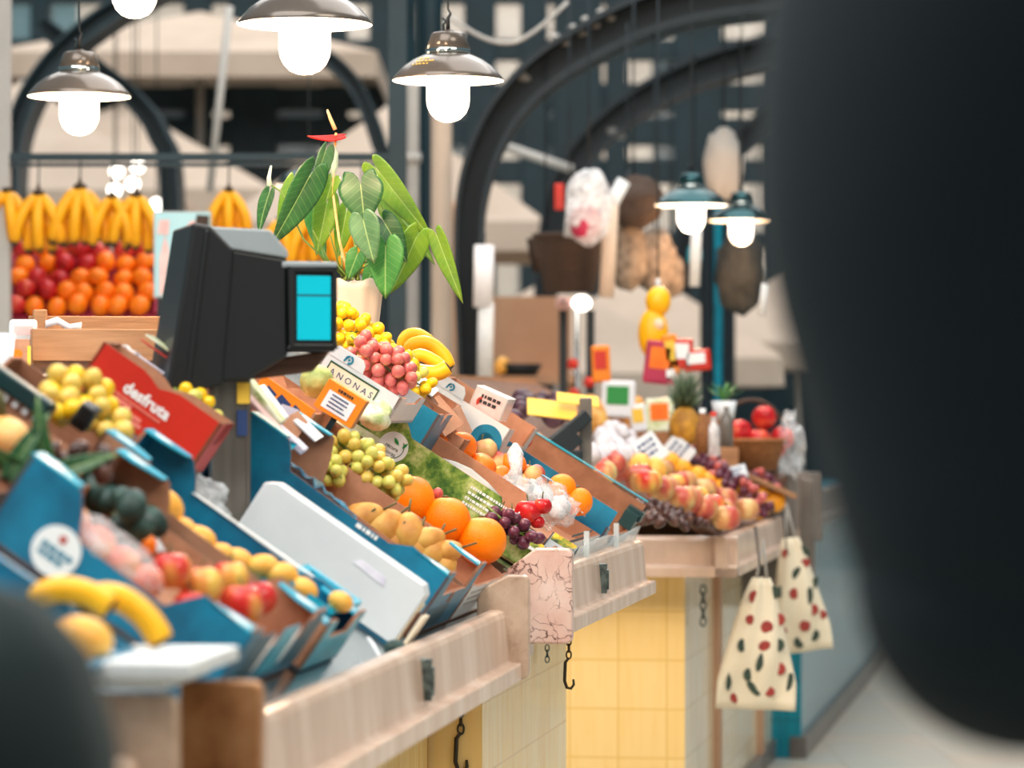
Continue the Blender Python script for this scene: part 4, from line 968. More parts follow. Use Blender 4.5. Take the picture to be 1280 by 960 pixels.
Q3, PQ3 = crate('fruit_box', 'white sided box with a big teal ring, tomato red fruit inside', 'box', TP(U2, 610, 586, 598), .40, .22, .095, 'card_white', far='card_brown', inner='card_brown', lo=.0945, flo=.05)
tb = part('raised_tab', MB().prism([(0, 0), (.07, 0), (.065, .02), (.055, .026), (.012, .026), (.003, .016)], 0, .004, 'yzx'), 'card_white', Q3, tr(0, .12, .093)); p_logo(tb, near_face(.036, .012), .0085, 'ink_teal')
disc(PQ3['near'], near_face(.035, .048), .034, 'card_teal', 'emblem', rin=.017)
Q4, PQ4 = crate('fruit_box', 'tall brown box wall behind the white sided box, highest at the back', 'box', TP(U2, 620, 598, 548), .40, .33, .11, 'card_brown', inner='card_brown', lo=.109, flo=.05)
for px, py in [(640, 543), (651, 549)]:
    fruit_at('tomato', atK(px, py, 562), 15 / 562, 'orange-red tomato in the white sided box with the ring', 'tomatoes in the ring box')
o = thing('price_card_holder', 'clear plastic price card holder with a pink card over the white sided box', 'price card', TP(U2, 624, 528, 590) @ rot(-8, 'X'))
part('plastic_block', MB().box((0, 0, 0), (.10, .075, .052)), 'acrylic_clear', o, bevel=.002)
part('card', MB().box((-.001, .003, .003), (0, .072, .05)), 'paper_pink', o); part('holder_top', MB().box((0, 0, .052), (.1, .075, .054)), 'white_plastic', o)
part('printed_pepper', MB().prism(leaf_poly(0, 0, 1.3, .022, .006), 0, .001, 'xyz'), 'ink_red', o, near_face(.06, .015, .0012))
lines(o, 2, 'ink_black', -.025, .02, .038, .012, .007, lambda p, q: near_face(.032, 0, .0016) @ tr(p, q, 0), 41, 'handwriting')
part('holder_foot', MB().box((.01, .02, -.05), (.016, .05, .002)), 'acrylic_clear', o)
# top row: grapes in a crate, bananas
Tt, PT = crate('fruit_box', 'white lipped box of yellow and red grapes under the plant', 'box', TP(U2, 506, 545, 640), .45, .22, .07, 'card_white', inner='card_brown', lo=.06, flo=.04)
def bunch_px(px, py, K, axis, L, W, Hh, n, r, cols, label, seed, up=None, group=None):
    return grape_bunch(atK(px, py, K), axis, L, W, Hh, n, r, cols, label, group, up or Vector((0, -.5, 1)).normalized(), seed)
dn = -U2.up
bunch_px(446, 420, 650, dn, .16, .09, .075, 56, .0115, ['yellow'], 'bright yellow grapes at the top of the stall beside the flower pot', 3)
bunch_px(500, 466, 640, dn, .13, .07, .085, 46, .0115, ['yellow', 'yellow', 'green'], 'yellow grapes hanging beside the bananas', 4)
bunch_px(478, 456, 668, dn, .125, .085, .075, 44, .0122, ['red'], 'pink-red grapes over the white edge of the custard apple box', 5)
o = thing('banana_bunch', 'bunch of four ripe bananas at the top of the stall beside the grapes', 'bananas', tr(atK(535, 452, 598)))
def arc_banana(o, px_pts, K, r, mat='banana_skin'):
    """banana along image points, tapered, its ends dark"""
    P = [o.matrix_world.inverted() @ atK(x, y, K + k) for x, y, k in px_pts]; Q = []
    for i in range(len(P) - 1):
        p0, p1, p2, p3 = P[max(i - 1, 0)], P[i], P[i + 1], P[min(i + 2, len(P) - 1)]
        for j in range(5):
            t = j / 5; Q.append(.5 * ((2 * p1) + (p2 - p0) * t + (2 * p0 - 5 * p1 + 4 * p2 - p3) * t * t + (3 * p1 - p0 - 3 * p2 + p3) * t ** 3))
    Q.append(P[-1]); n = len(Q)
    rr = [r * (.35 if i < 1 else .45 if i == n - 1 else min(1, .55 + 2.2 * min(i / n, 1 - i / n) + .1)) for i in range(n)]
    b = MB(); b.tube(Q[:2], rr[:2], 9, 1); b.tube(Q[1:-1], rr[1:-1], 9, 0); b.tube(Q[-2:], [rr[-2], rr[-1] * .7], 9, 1)
    return part('banana', b, [mat, 'banana_tip'], o)
arc_banana(o, [(502, 436, -4), (508, 422, -4), (522, 419, -4), (540, 430, -4)], 598, .0155)
arc_banana(o, [(510, 446, 4), (516, 432, 4), (536, 430, 4), (553, 444, 4), (562, 462, 4)], 602, .0165)
arc_banana(o, [(512, 452, 8), (524, 444, 8), (540, 450, 8), (556, 462, 8)], 604, .014)
arc_banana(o, [(516, 462, 14), (530, 466, 14), (548, 466, 14), (562, 458, 14)], 606, .0165)
part('crown', MB().ball((0, 0, 0), (.014, .012, .012), 10, 6), 'banana_tip', o, tr(o.matrix_world.inverted() @ atK(505, 446, 600)))
# grapes lying on the oranges
bunch_px(458, 582, 716, dn, .15, .08, .07, 46, .0118, ['green', 'green', 'amber'], 'green grapes lying beside the four big oranges', 8)
bunch_px(410, 586, 722, dn, .055, .045, .045, 12, .0118, ['green'], 'small cluster of green grapes against the brown box wall', 9, None)
bunch_px(641, 660, 668, dn, .10, .05, .04, 18, .0115, ['black'], 'dark red grapes behind the lowest big orange', 10)
bunch_px(541, 626, 676, dn, .07, .04, .04, 10, .0115, ['black', 'red'], 'few red grapes between the big oranges and the green box', 12)
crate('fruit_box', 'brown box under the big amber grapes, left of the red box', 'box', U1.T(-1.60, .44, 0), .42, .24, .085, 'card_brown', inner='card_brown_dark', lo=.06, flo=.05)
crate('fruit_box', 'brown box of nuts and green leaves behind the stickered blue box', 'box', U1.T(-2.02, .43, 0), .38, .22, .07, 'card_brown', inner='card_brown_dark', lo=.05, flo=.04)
# ------------------------------------------------------------------ red box and the left side of the stall
RB, PR = crate('fruit_box', 'red fruit box with white lettering on its side, left of the scale', 'box', TP(U1, 236, 592, 852), .09, .215, .088, 'card_red', far='card_red', inner='card_brown', lo=.078, flo=.05)
text('desfruta', .0245, 'ink_white', PR['near'], near_face(.112, .052, .0008))
lines(PR['near'], 1, 'ink_pale_red', -.045, .045, 0, .005, .0035, lambda p, q: near_face(.118, .037) @ tr(p, q, 0), 51)
for (y, z, w_) in [(.14, .030, .03), (.125, .022, .045), (.11, .014, .025)]:
    part('printed_patch', MB().box((-w_ / 2, -.003, 0), (w_ / 2, .003, .0007)), 'ink_pale_red', PR['near'], near_face(y, z))
bunch_px(246, 511, 812, dn, .075, .05, .04, 18, .0112, ['green', 'yellow'], 'green grapes in the red box behind the scale post', 14)
for i, (px, py, mt, l) in enumerate([(160, 448, 'film_white', 'crumpled clear bag at the top of the red box'), (194, 462, 'paper_lilac', 'lilac envelope sticking up in the red box'), (198, 440, 'card_red', 'red printed leaflet at the top of the red box'), (205, 432, 'print_pale', 'pale green leaflet behind the red leaflet')]):
    Tb = U1.T(0, 0); Tb.translation = atK(px, py, 800)
    if i == 0: blob_bag('plastic_bag', l, 'bag', Tb, .03, .03, .014, mt, seed=21, amp=.4, knot=False)
    else: tag(part('leaflet', MB().box((-.03, -.028, -.001), (.03, .028, .001)), mt, None, Tb @ rot(20 - 6 * i, 'Y')), l, 'leaflet')
fruit_at('apricot', atK(174, 461, 815), .012, 'yellow fruit in front of the lilac envelope')
bunch_px(100, 496, 900, dn * .6 + U1.u * .1, .085, .08, .066, 34, .0145, ['amber', 'amber', 'yellow'], 'big amber grapes left of the red box', 16)
bunch_px(138, 528, 905, dn, .055, .045, .04, 11, .0145, ['amber'], 'small cluster of amber grapes against the red box', 17)
bunch_px(72, 508, 910, dn, .05, .045, .04, 9, .0145, ['amber', 'yellow'], 'small cluster of amber grapes beside the green rim', 18)
tag(part('clip', MB().box((-.012, -.02, -.015), (.012, .02, .02)).box((-.009, -.026, -.004), (.009, .0, .022)), 'black_plastic', None, tr(atK(105, 522, 930)) @ rot(35, 'Y') @ rot(10, 'X'), bevel=.003), 'black plastic clip stuck on the amber grapes', 'clip')
# ------------------------------------------------------------------ nearest counter, cut by the frame
punnet('blue plastic fruit tray at the far left edge, half hidden by the green trolley', TP(U0, 52, 893, 1235), .25, .30, .06, 'card_teal')
for i, (px, py, rp) in enumerate([(100, 800, 30), (70, 818, 26)]):
    fruit_at('mango', atK(px, py, 1190), .026, ['yellow mango at the front of the leftmost blue tray', 'yellow mango deeper in the leftmost blue tray'][i], None)
o = thing('banana_bunch', 'two long yellow bananas lying over the rim of the leftmost blue tray', 'bananas', tr(atK(120, 760, 1150)))
arc_banana(o, [(36, 752, 0), (70, 737, 0), (108, 742, 0), (142, 762, 0)], 1150, .0145)
arc_banana(o, [(108, 746, -10), (148, 748, -10), (182, 772, -10), (204, 806, -10)], 1150, .0155)
ledge = thing('fruit_box', 'brown box at the left edge with a white toothed green rim', 'box', TP(U1, 18, 574, 930))
part('box_body', MB().box((0, 0, 0), (.05, .30, .085)), 'card_brown', ledge, bevel=.003)
part('toothed_rim', MB().box((-.012, -.004, .068), (.02, .30, .092)), 'green_plastic', ledge, bevel=.003)
tt = MB()
for i in range(18): tt.box((-.006, .002 + i * .0165, .058), (.0, .011 + i * .0165, .068))
part('rim_teeth', tt, 'white_plastic', ledge)
fruit_at('squash', atK(2, 548, 960), .036, 'small striped orange squash at the left edge', upright=.3)
# walnuts and leaves in front of it
for i in range(14):
    px, py = R.uniform(5, 135), R.uniform(560, 598)
    fruit_at('date', atK(px, py, 1010), R.uniform(.008, .012), 'small brown nut among green leaves at the back of the stickered box', 'nuts among the leaves', parts=False)
def leaf_mb(L, W, curl=.15, fold=.25, heart=.3, n=44, m=6, tipc=.0):
    """blade fanned out from the stalk joint; +x runs to the tip, two lobes reach back behind the joint; the blade folds up along the midrib"""
    rad = [(0, 1.0), (12, .80), (28, .62), (50, .50), (75, .445), (100, .42), (125, .40), (148, .36 * heart / .3 + .02), (165, .25 * heart / .3 + .02), (180, .04)]
    def rho(d):
        d = abs(d)
        for (a, p), (b_, q) in zip(rad, rad[1:]):
            if d <= b_: return p + (q - p) * (d - a) / (b_ - a)
        return rad[-1][1]
    ky = W / L / .90
    rows = []
    for i in range(n + 1):
        a = -180 + 360 * i / n; row = []
        for k in range(m + 1):
            r = rho(a) * (k / m) ** .9
            x = r * math.cos(math.radians(a)) * L; y = r * math.sin(math.radians(a)) * ky * L
            z = fold * abs(y) * (1 - .5 * min(1, abs(y) / (W * .6))) - curl * L * (x / L) * abs(x / L) + .02 * W * math.sin(7 * x / L) * abs(y) / W
            row.append((x, y, z))
        rows.append(row)
    return MB().grid(rows)
for i, (px, py, a) in enumerate([(20, 580, 60), (55, 570, 100), (75, 590, 20), (40, 595, 150)]):
    o = part('leaf', leaf_mb(.075, .03), 'leaf_dark', None, tr(atK(px, py, 1020)) @ rot(-a, 'Y') @ rot(70, 'X'), solid=.001)
    tag(o, 'dark green leaf among the nuts at the back of the stickered box', 'leaf', 'leaves among the nuts')
# wooden tray and oddments on the white shelf behind
TT = lambda px, py, K: basis(Vector((.985, .17, 0)), Vector((-.17, .985, 0)), Vector((0, 0, 1)), atK(px, py, K))
o = thing('wooden_tray', 'light wooden fruit tray lying on the white shelf behind the red box', 'wooden tray', TT(40, 469, 700))
part('front_board', MB().box((0, 0, .026), (.265, .010, .083)), 'wood_crate', o, bevel=.002)
part('tray_base', MB().box((.004, .008, .0), (.262, .21, .026)), 'wood_dark', o)  # dark wood puts the shade of the recess below the board into the colour
part('end_board', MB().box((0, .010, .02), (.010, .21, .083)).box((.255, .010, .02), (.265, .21, .083)), 'wood_crate', o)
part('back_board', MB().box((0, .21, 0), (.265, .22, .112)), 'wood_crate', o, bevel=.002)
part('corner_post', MB().box((.008, .18, .02), (.034, .21, .123)), 'wood_crate', o, bevel=.003)
part('torn_paper', MB().grid([[(.03 + .022 * i, .175, .088 + .008 * math.sin(2 * i) + .014 * j) for j in range(2)] for i in range(4)]), 'paper', o, solid=.001)
o = thing('fruit_carton', 'small printed carton with an orange picture at the left edge of the white shelf', 'carton', TT(4, 468, 712))
part('carton_body', MB().box((0, 0, 0), (.046, .09, .062)), 'card_brown', o, bevel=.002)
part('printed_fruit', MB().ball((0, 0, 0), (.010, .001, .009), 14, 6), 'mandarin_skin', o, tr(.024, -.0005, .036)); part('printed_fruit', MB().ball((0, 0, 0), (.013, .001, .007), 14, 6), 'orange_skin', o, tr(.022, -.0007, .022))
part('yellow_edge', MB().box((.042, -.001, 0), (.048, .09, .05)), 'card_yellow', o)
o = part('paper_cup', MB().lathe([(0, 0), (.020, 0), (.027, .06), (.029, .062), (.026, .06), (.018, .004), (0, .004)], 24), 'white_plastic', None, tr(atK(0, 462, 740)))
tag(o, 'white paper cup at the left edge of the white shelf', 'cup')
o = thing('fruit_punnet', 'clear punnet with a white label at the left edge, below the magenta crate of oranges', 'punnet', TT(12, 424, 690))
part('tray', MB().box((0, 0, 0), (.05, .07, .036)), 'white_plastic', o, bevel=.006); part('printed_label', MB().box((.008, -.001, .008), (.042, 0, .024)), 'paper_pink', o)
# ------------------------------------------------------------------ weighing scale
fx0 = atK(287, 660, 800)
sc = thing('weighing_scale', 'black electronic scale head with a teal display on a steel post', 'scale', basis((.97, .24, 0), (-.24, .97, 0), (0, 0, 1), fx0))
zt = zat(470, 775) - fx0.z
part('post', MB().box((-.026, -.02, -.09), (.026, .02, zt + .03)).box((-.03, -.022, -.09), (-.022, .022, zt + .03)).box((.022, -.022, -.09), (.03, .022, zt + .03)), 'steel_post', sc, bevel=.002)
part('post_label', MB().box((.008, -.0235, zt - .045), (.028, -.0215, zt - .012)), 'card_yellow', sc)
part('post_label', MB().box((.008, -.0235, zt - .095), (.024, -.0215, zt - .055)), 'ink_navy', sc)
k = 1 / 775
def sx(px): return (px - 287) * k
def sz(py): return zat(py, 775) - fx0.z
# head: an outline seen from the side given depth; the customer display looks along the aisle
body = [(sx(268), sz(480)), (sx(305), sz(476)), (sx(352), sz(448)), (sx(352), sz(330)), (sx(278), sz(318))]
part('head_housing', MB().prism(body, -.05, .14, 'xzy'), 'black_plastic', sc, bevel=.006)
plate = [(sx(204), sz(486)), (sx(240), sz(491)), (sx(272), sz(482)), (sx(286), sz(320)), (sx(258), sz(292)), (sx(236), sz(288))]
part('keyboard_panel', MB().prism(plate, -.055, .16, 'xzy'), 'black_plastic', sc, bevel=.005)
part('panel_rib', MB().prism([(sx(226), sz(484)), (sx(233), sz(485)), (sx(256), sz(298)), (sx(250), sz(296))], -.058, .0, 'xzy'), 'black_plastic', sc, bevel=.003)
lidp = [(sx(256), sz(293)), (sx(330), sz(296)), (sx(352), sz(322)), (sx(352), sz(330)), (sx(278), sz(319))]
part('head_lid', MB().prism(lidp, -.053, .143, 'xzy'), 'grey_plastic', sc, bevel=.003)
# display box, turned towards the aisle
dT = tr(sx(352), -.05, sz(442)) @ rot(6, 'Z')
db = bpy.data.objects.new('display_box', MB().box((0, 0, 0), (.078, .12, .135)).mesh('display_box', ['black_plastic'])); COL.objects.link(db); db.parent = sc; db.matrix_local = dT
bv = db.modifiers.new('b', 'BEVEL'); bv.width = .004; bv.segments = 2
part('display_top', MB().box((-.01, -.002, .13), (.080, .122, .14)), 'grey_plastic', db, bevel=.003)
part('display_frame', MB().box((.0, -.006, .006), (.078, .0, .012)).box((.0, -.006, .006), (.01, .0, .13)).box((.07, -.006, .006), (.078, .0, .13)).box((.0, -.006, .124), (.078, .0, .13)), 'black_plastic', db, bevel=.002)
part('display_screen', MB().box((.014, -.003, .018), (.068, -.001, .118)), 'screen_teal', db)
part('screen_band', MB().box((.014, -.0036, .086), (.068, -.003, .089)), 'card_teal_dark', db)
und = [(sx(305), sz(476)), (sx(352), sz(449)), (sx(412), sz(440)), (sx(390), sz(466)), (sx(330), sz(474))]
part('underside', MB().prism(und, .0, .12, 'xzy'), 'wood_dark', sc, bevel=.003)
# ------------------------------------------------------------------ anthurium
YP = 3.42; KP = 2100 / YP
def pp(px, py, d=0): return at(px, py, YP + d)
pot0 = pp(444, 436, 0)
an = thing('potted_anthurium', 'potted anthurium with heart shaped leaves and one red flower, in a paper wrapped pot', 'potted plant', tr(pot0))
Ti = tr(-pot0)
def loc(v): return v - pot0
rp_ = 34 / KP
pr_ = [(0, 0), (rp_ * .78, 0), (rp_ * .86, .05), (rp_ * .98, .12), (rp_ * 1.05, .137), (rp_ * .97, .136), (rp_ * .9, .11), (0, .11)]
pb = MB(); pb.lathe(pr_, 40)
for v in pb.v:
    a = math.atan2(v.y, v.x); v.x *= 1 + .05 * math.sin(9 * a) * min(1, v.z * 9); v.y *= 1 + .05 * math.sin(9 * a) * min(1, v.z * 9); v.z += .006 * math.sin(5 * a) if v.z > .12 else 0
part('paper_wrap', pb, 'canvas_beige', an); part('soil', MB().ball((0, 0, .112), (rp_ * .92, rp_ * .92, .006), 20, 6), 'wood_dark', an)
def aleaf(bx, by, tx, ty, wpx, mat, d=0.0, roll=0, heart=.3, curl=.12, fold=.3, stem_from=None, td=0):
    B, Tp = pp(bx, by, d), pp(tx, ty, d + td)
    X = (Tp - B); L = X.length; X.normalize()
    N = Vector((0, -1, 0)); N = (N - X * N.dot(X)).normalized(); N = Matrix.Rotation(math.radians(roll), 3, X) @ N
    Y = N.cross(X)
    o = part('leaf', leaf_mb(L, wpx / KP, curl, fold, heart), mat, an, tr(loc(B)) @ basis(X, Y, N), solid=.0012)
    s0 = loc(pp(*(stem_from or (437 + (bx - 440) * .12, 346)), 0)); e = loc(B)
    mid = s0.lerp(e, .55) + Vector(((e.x - s0.x) * -.15, 0, .018))
    inv = o.matrix_local.inverted()
    part('leaf_stalk', MB().tube([inv @ s0, inv @ (s0.lerp(mid, .5) + Vector((0, 0, .006))), inv @ mid, inv @ (mid.lerp(e, .6) + Vector((0, 0, .006))), inv @ e], [.0026, .0024, .0022, .002, .002], 6), 'petiole_green', o)
    return o
aleaf(335, 247, 320, 292, 25, 'leaf_dark', .03, 40)
aleaf(384, 225, 341, 308, 50, 'leaf_dark', -.05, -38, .3, .05, .5)
aleaf(404, 196, 386, 252, 30, 'leaf_grey', -.01, -50, .3, .05, .5)
aleaf(364, 234, 344, 288, 24, 'leaf_light', .05, 30)
aleaf(451, 233, 456, 280, 58, 'leaf_dark', -.09, 4, .42, .05, .12)
aleaf(455, 279, 467, 330, 40, 'leaf_grey', -.10, 12, .3, .08, .2)
aleaf(478, 220, 540, 302, 40, 'leaf_light', .02, 26, .25, .05, .35)
aleaf(480, 244, 546, 330, 30, 'leaf_light', .05, -30, .2, .05, .3)
aleaf(482, 281, 510, 328, 34, 'leaf_dark', -.06, -12)
aleaf(482, 312, 481, 374, 48, 'leaf_mid', -.08, 8, .3, .08, .2)
aleaf(518, 302, 490, 368, 40, 'leaf_light', -.02, -20)
aleaf(549, 302, 578, 380, 26, 'leaf_light', -.04, 24, .2, .03, .3, (500, 300))
aleaf(416, 226, 407, 252, 22, 'leaf_light', .0, 10)
aleaf(408, 258, 396, 320, 34, 'leaf_light', .04, -10)
aleaf(392, 262, 404, 330, 30, 'leaf_mid', .07, 20)
aleaf(486, 258, 494, 288, 30, 'leaf_light', .06, 10)
aleaf(446, 320, 434, 350, 26, 'leaf_mid', -.02, 10)
aleaf(432, 270, 422, 322, 28, 'leaf_light', .08, 0)
aleaf(470, 330, 452, 366, 26, 'leaf_mid', .05, 10)
aleaf(496, 288, 520, 300, 24, 'leaf_light', .03, 0)
# red flower: spathe, spadix, stalk
B, Tp = pp(421, 169), pp(386, 172); X = (Tp - B).normalized()
fo = part('spathe', leaf_mb((Tp - B).length * 1.05, 40 / KP, .06, .25, .3), 'spathe_red', an, tr(loc(B)) @ basis(X, Vector((0, 1, 0)), X.cross(Vector((0, 1, 0)))) @ rot(-16, 'X'), solid=.0015)
part('spadix', MB().tube([loc(pp(419, 162)), loc(pp(413, 148)), loc(pp(409, 137))], [.0042, .0036, .002], 8), 'spadix_pale', an)
part('flower_stalk', MB().tube([loc(pp(436, 346)), loc(pp(424, 300)), loc(pp(416, 240)), loc(pp(418, 200)), loc(pp(420, 166))], [.003, .0028, .0026, .0024, .0024], 7), 'spadix_pale', an)
part('rolled_leaf', MB().tube([loc(pp(416, 222)), loc(pp(417, 208)), loc(pp(419, 192)), loc(pp(419, 180))], [.002, .011, .008, .0015], 8, squash=.6), 'leaf_white', an)
part('flower_bud', MB().tube([loc(pp(337, 232)), loc(pp(336, 222)), loc(pp(339, 207))], [.006, .004, .002], 8), 'leaf_white', an)
part('flower_stalk', MB().tube([loc(pp(430, 346)), loc(pp(380, 300)), loc(pp(352, 240)), loc(pp(337, 230))], [.0024, .0022, .002, .002], 6), 'petiole_green', an)
for i in range(14):
    x1, y1 = R.uniform(380, 480), R.uniform(285, 330)
    part('leaf_stalk', MB().tube([loc(pp(438 + R.uniform(-12, 12), 350, R.uniform(-.02, .02))), loc(pp((x1 + 438) / 2 + R.uniform(-8, 8), 330, 0)), loc(pp(x1, y1, R.uniform(-.05, .05)))], [.0022, .002, .0014], 6), 'petiole_green', an)
part('paper_tag', MB().box((-.018, -.001, -.006), (.018, .001, .006)), 'paper', an, tr(loc(pp(424, 393, -.09))) @ rot(-32, 'Y'))
# ------------------------------------------------------------------ pendant lamps
LK = {}
def lamp(px, rim_y, K, label, metal='lamp_metal', light=True, warm='ffd9ae', W=24, mark=False):
    """enamelled dish shade with a round ended glass jar below it; the shade is 25 cm wide"""
    P = atK(px, rim_y, K)
    o = thing('pendant_lamp', label, 'lamp', tr(P), 'market pendant lamps')
    prof = [(.124, 0), (.125, .003), (.118, .012), (.102, .030), (.080, .046), (.056, .057), (.046, .060)]
    b = MB(); b.lathe(prof, 48, 0)
    inner = [(.124, 0), (.116, .010), (.100, .027), (.078, .042), (.05, .052), (.0, .053)]
    b.lathe(inner, 48, 1)
    key = metal
    if key not in LK:
        cap = MB().lathe([(.046, .060), (.048, .062), (.048, .070), (.050, .071), (.038, .104), (.034, .107), (.012, .108), (.012, .113), (.0, .113)], 36)
        ring = MB().lathe([(.0485, .0605), (.0495, .062), (.0495, .069), (.0485, .0705)], 36)
        jar = MB().lathe([(.044, .03), (.048, .006), (.048, -.045), (.046, -.058), (.039, -.073), (.028, -.084), (.014, -.090), (0, -.092)], 32)
        blb = MB().ball((0, 0, -.028), (.036, .036, .046), 24, 14).tube([(0, 0, .02), (0, 0, .05)], .018, 12)
        crd = MB().tube([(0, 0, .11), (0, 0, .14), (.006, 0, .15), (0, 0, .16), (0, 0, 1.9)], [.005, .004, .003, .0024, .0024], 8)
        hkk = MB().tube([(-.008, 0, .108), (-.010, 0, .125), (-.004, 0, .133), (-.012, 0, .14)], .0028, 6)
        LK[key] = [b.mesh('shade', [metal, 'lamp_enamel']), cap.mesh('cap', [metal]), ring.mesh('cap_ring', ['lamp_chrome']), jar.mesh('glass_jar', ['jar_glass']), blb.mesh('bulb', ['bulb_glow']), crd.mesh('cord', ['black_plastic']), hkk.mesh('cord_hook', ['iron_black'])]
    ms = LK[key]
    for nme, me in zip(['shade', 'cap', 'cap_ring', 'glass_jar', 'bulb', 'cord', 'cord_hook'], ms):
        q = link(nme, me, o)
    if mark:
        mk = MB()
        rr = random.Random(2)
        for row, (z, n) in enumerate([(.044, 4), (.037, 6), (.030, 5)]):
            r = {0: .0832, 1: .0931, 2: .1022}[row]
            for i in range(n):
                a = math.radians(236 - 13 + i * 5.4 + rr.uniform(-1, 1)); wd = rr.uniform(.002, .0035)
                c = Vector((math.cos(a) * r, math.sin(a) * r, z)); nrm = Vector((math.cos(a) * .6, math.sin(a) * .6, .8)); t_ = Vector((-math.sin(a), math.cos(a), 0))
                mk.box((-wd, -.0013, -.0004), (wd, .0013, .0008), 0, basis(t_, nrm.cross(t_), nrm, c))
        part('printed_mark', mk, 'card_yellow', o)
    if light:
        l = bpy.data.lights.new('lamp_light', 'POINT'); l.energy = W; l.color = lin(warm)[:3]; l.shadow_soft_size = .05
        lo = bpy.data.objects.new('lamp_light', l); COL.objects.link(lo); lo.parent = o; lo.location = (0, 0, -.13)
    return o
lamp(560, 101, 560, 'pendant lamp with a printed grey shade, in front of the dark iron arch', mark=True)
lamp(381, 31, 680, 'largest pendant lamp, at the top of the picture above the red flower', W=26)
lamp(99, 121, 520, 'pendant lamp above the hanging bananas at far left', W=22)
lamp(168, -32, 600, 'pendant lamp cut by the top edge, only its round glass showing', W=20)
lamp(864, 257, 368, 'pendant lamp above the far fruit counter, left one of the close pair', 'lamp_metal_teal', W=16)
lamp(927, 276, 330, 'pendant lamp beside the dark coat, warmer and lower of the close pair', 'lamp_metal_teal', W=12, warm='ffc288')
lamp(386, 232, 330, 'teal pendant lamp behind the anthurium leaves', 'lamp_metal_teal', W=8)
# ------------------------------------------------------------------ banana and orange stall at the back left
for i, (px, py, n, s, l) in enumerate([(8, 232, 4, 1.0, 'hanging bananas cut by the left edge'), (48, 236, 5, 1.02, 'hanging bananas second from the left edge'), (100, 228, 6, 1.05, 'hanging bananas, highest of the row under the rail'), (140, 240, 3, .9, 'narrow hanging bunch of bananas between two larger ones'), (170, 238, 5, 1.0, 'hanging bananas next to the blue poster'), (286, 232, 5, .85, 'bananas hanging above the black scale'), (352, 268, 4, .9, 'bananas hanging behind the left leaves of the anthurium'), (392, 262, 5, .95, 'bananas hanging behind the anthurium stalks'), (452, 270, 5, .95, 'bananas hanging behind the heart shaped leaf')]):
    P = at(px, py + 4, YR - .01)
    o = banana_bunch(tr(P), n, l, 'bananas hanging from the rail', 'banana_ripe', s * 1.12, 1.0)
    part('string', MB().tube([(0, 0, .01), (0, .02, wz(196, YR) - P.z)], .003, 5), 'iron_black', o)
# sloping crate of oranges on its stand
Pq = at(8, 400, 5.95); sl = math.radians(62)
TQ = basis((1, 0, 0), (0, math.cos(sl), math.sin(sl)), (0, -math.sin(sl), math.cos(sl)), Pq)
st_ = thing('display_stand', 'dark shelf unit under the sloping oranges', 'display stand', tr(Pq.x - .05, Pq.y + .02, 0))
part('cabinet', MB().box((0, 0, 0), (.72, .5, Pq.z - .03)), 'wood_dark', st_, bevel=.01); part('counter_top', MB().box((-.02, -.08, Pq.z - .03), (.74, .5, Pq.z - .002)), 'wood_crate', st_)
bx_ = thing('fruit_box', 'magenta edged sloping crate full of oranges under the hanging bananas', 'box', TQ)
part('base', MB().box((0, 0, -.02), (.53, .27, 0)), 'card_magenta', bx_); part('side_panel', MB().box((-.01, 0, -.02), (0, .28, .06)), 'card_magenta', bx_); part('side_panel', MB().box((.53, 0, -.02), (.54, .28, .06)), 'card_magenta', bx_)
part('front_panel', MB().box((0, -.01, -.02), (.53, 0, .03)), 'card_magenta', bx_); part('back_panel', MB().box((0, .27, -.02), (.53, .28, .0)), 'card_brown', bx_)
for r in range(5):
    for c in range(7):
        k = 'apple_red' if False else ('red_apple' if (r * 7 + c * 3) % 10 in (0, 7) or (r == 4 and c % 3 != 1) else 'clementine')
        P = TQ @ Vector((.042 + c * .072 + (.022 if r % 2 else 0) + R.uniform(-.010, .010), .032 + r * .057 + R.uniform(-.008, .008), .038 + R.uniform(0, .02)))
        fruit_at(k, P, .0385, 'red apple among the oranges of the magenta edged crate' if k == 'red_apple' else 'orange in the magenta edged crate under the hanging bananas', 'red apples in the magenta crate' if k == 'red_apple' else 'oranges in the magenta crate')
# poster of a figure in turquoise, plain shapes only
po = thing('poster', 'pale blue poster of a turquoise clothed figure behind the scale', 'poster', tr(at(192, 372, 5.3)))
w_, h_ = 72 / (2100 / 5.3), 108 / (2100 / 5.3)
part('panel', MB().box((0, 0, 0), (w_, .012, h_)), 'canvas_grey', po); part('sheet', MB().box((.004, -.002, .004), (w_ - .004, 0, h_ - .004)), 'poster_blue', po)
def flat(name, pts, mat, y=-.003): part(name, MB().prism([(w_ * p, h_ * q) for p, q in pts], y - .001, y, 'xzy'), mat, po)
flat('printed_shape', [(.55, .1), (.95, .05), (.95, .62), (.8, .70), (.62, .55)], 'card_teal_light'); flat('printed_shape', [(.1, .02), (.22, .05), (.3, .5), (.2, .72), (.1, .45)], 'paper_pink')
flat('printed_shape', [(.62, .55), (.8, .70), (.78, .9), (.62, .88), (.56, .72)], 'paper_pink'); flat('printed_shape', [(.7, .78), (.95, .72), (.97, .95), (.75, .96)], 'wicker_dark', -.004); flat('printed_shape', [(.06, .74), (.26, .72), (.28, .9), (.1, .9)], 'paper_pink')
part('stand_leg', MB().box((.01, .0, -at(192, 372, 5.3).z), (.03, .02, 0)).box((w_ - .03, 0, -at(192, 372, 5.3).z), (w_ - .01, .02, 0)), 'iron_black', po)
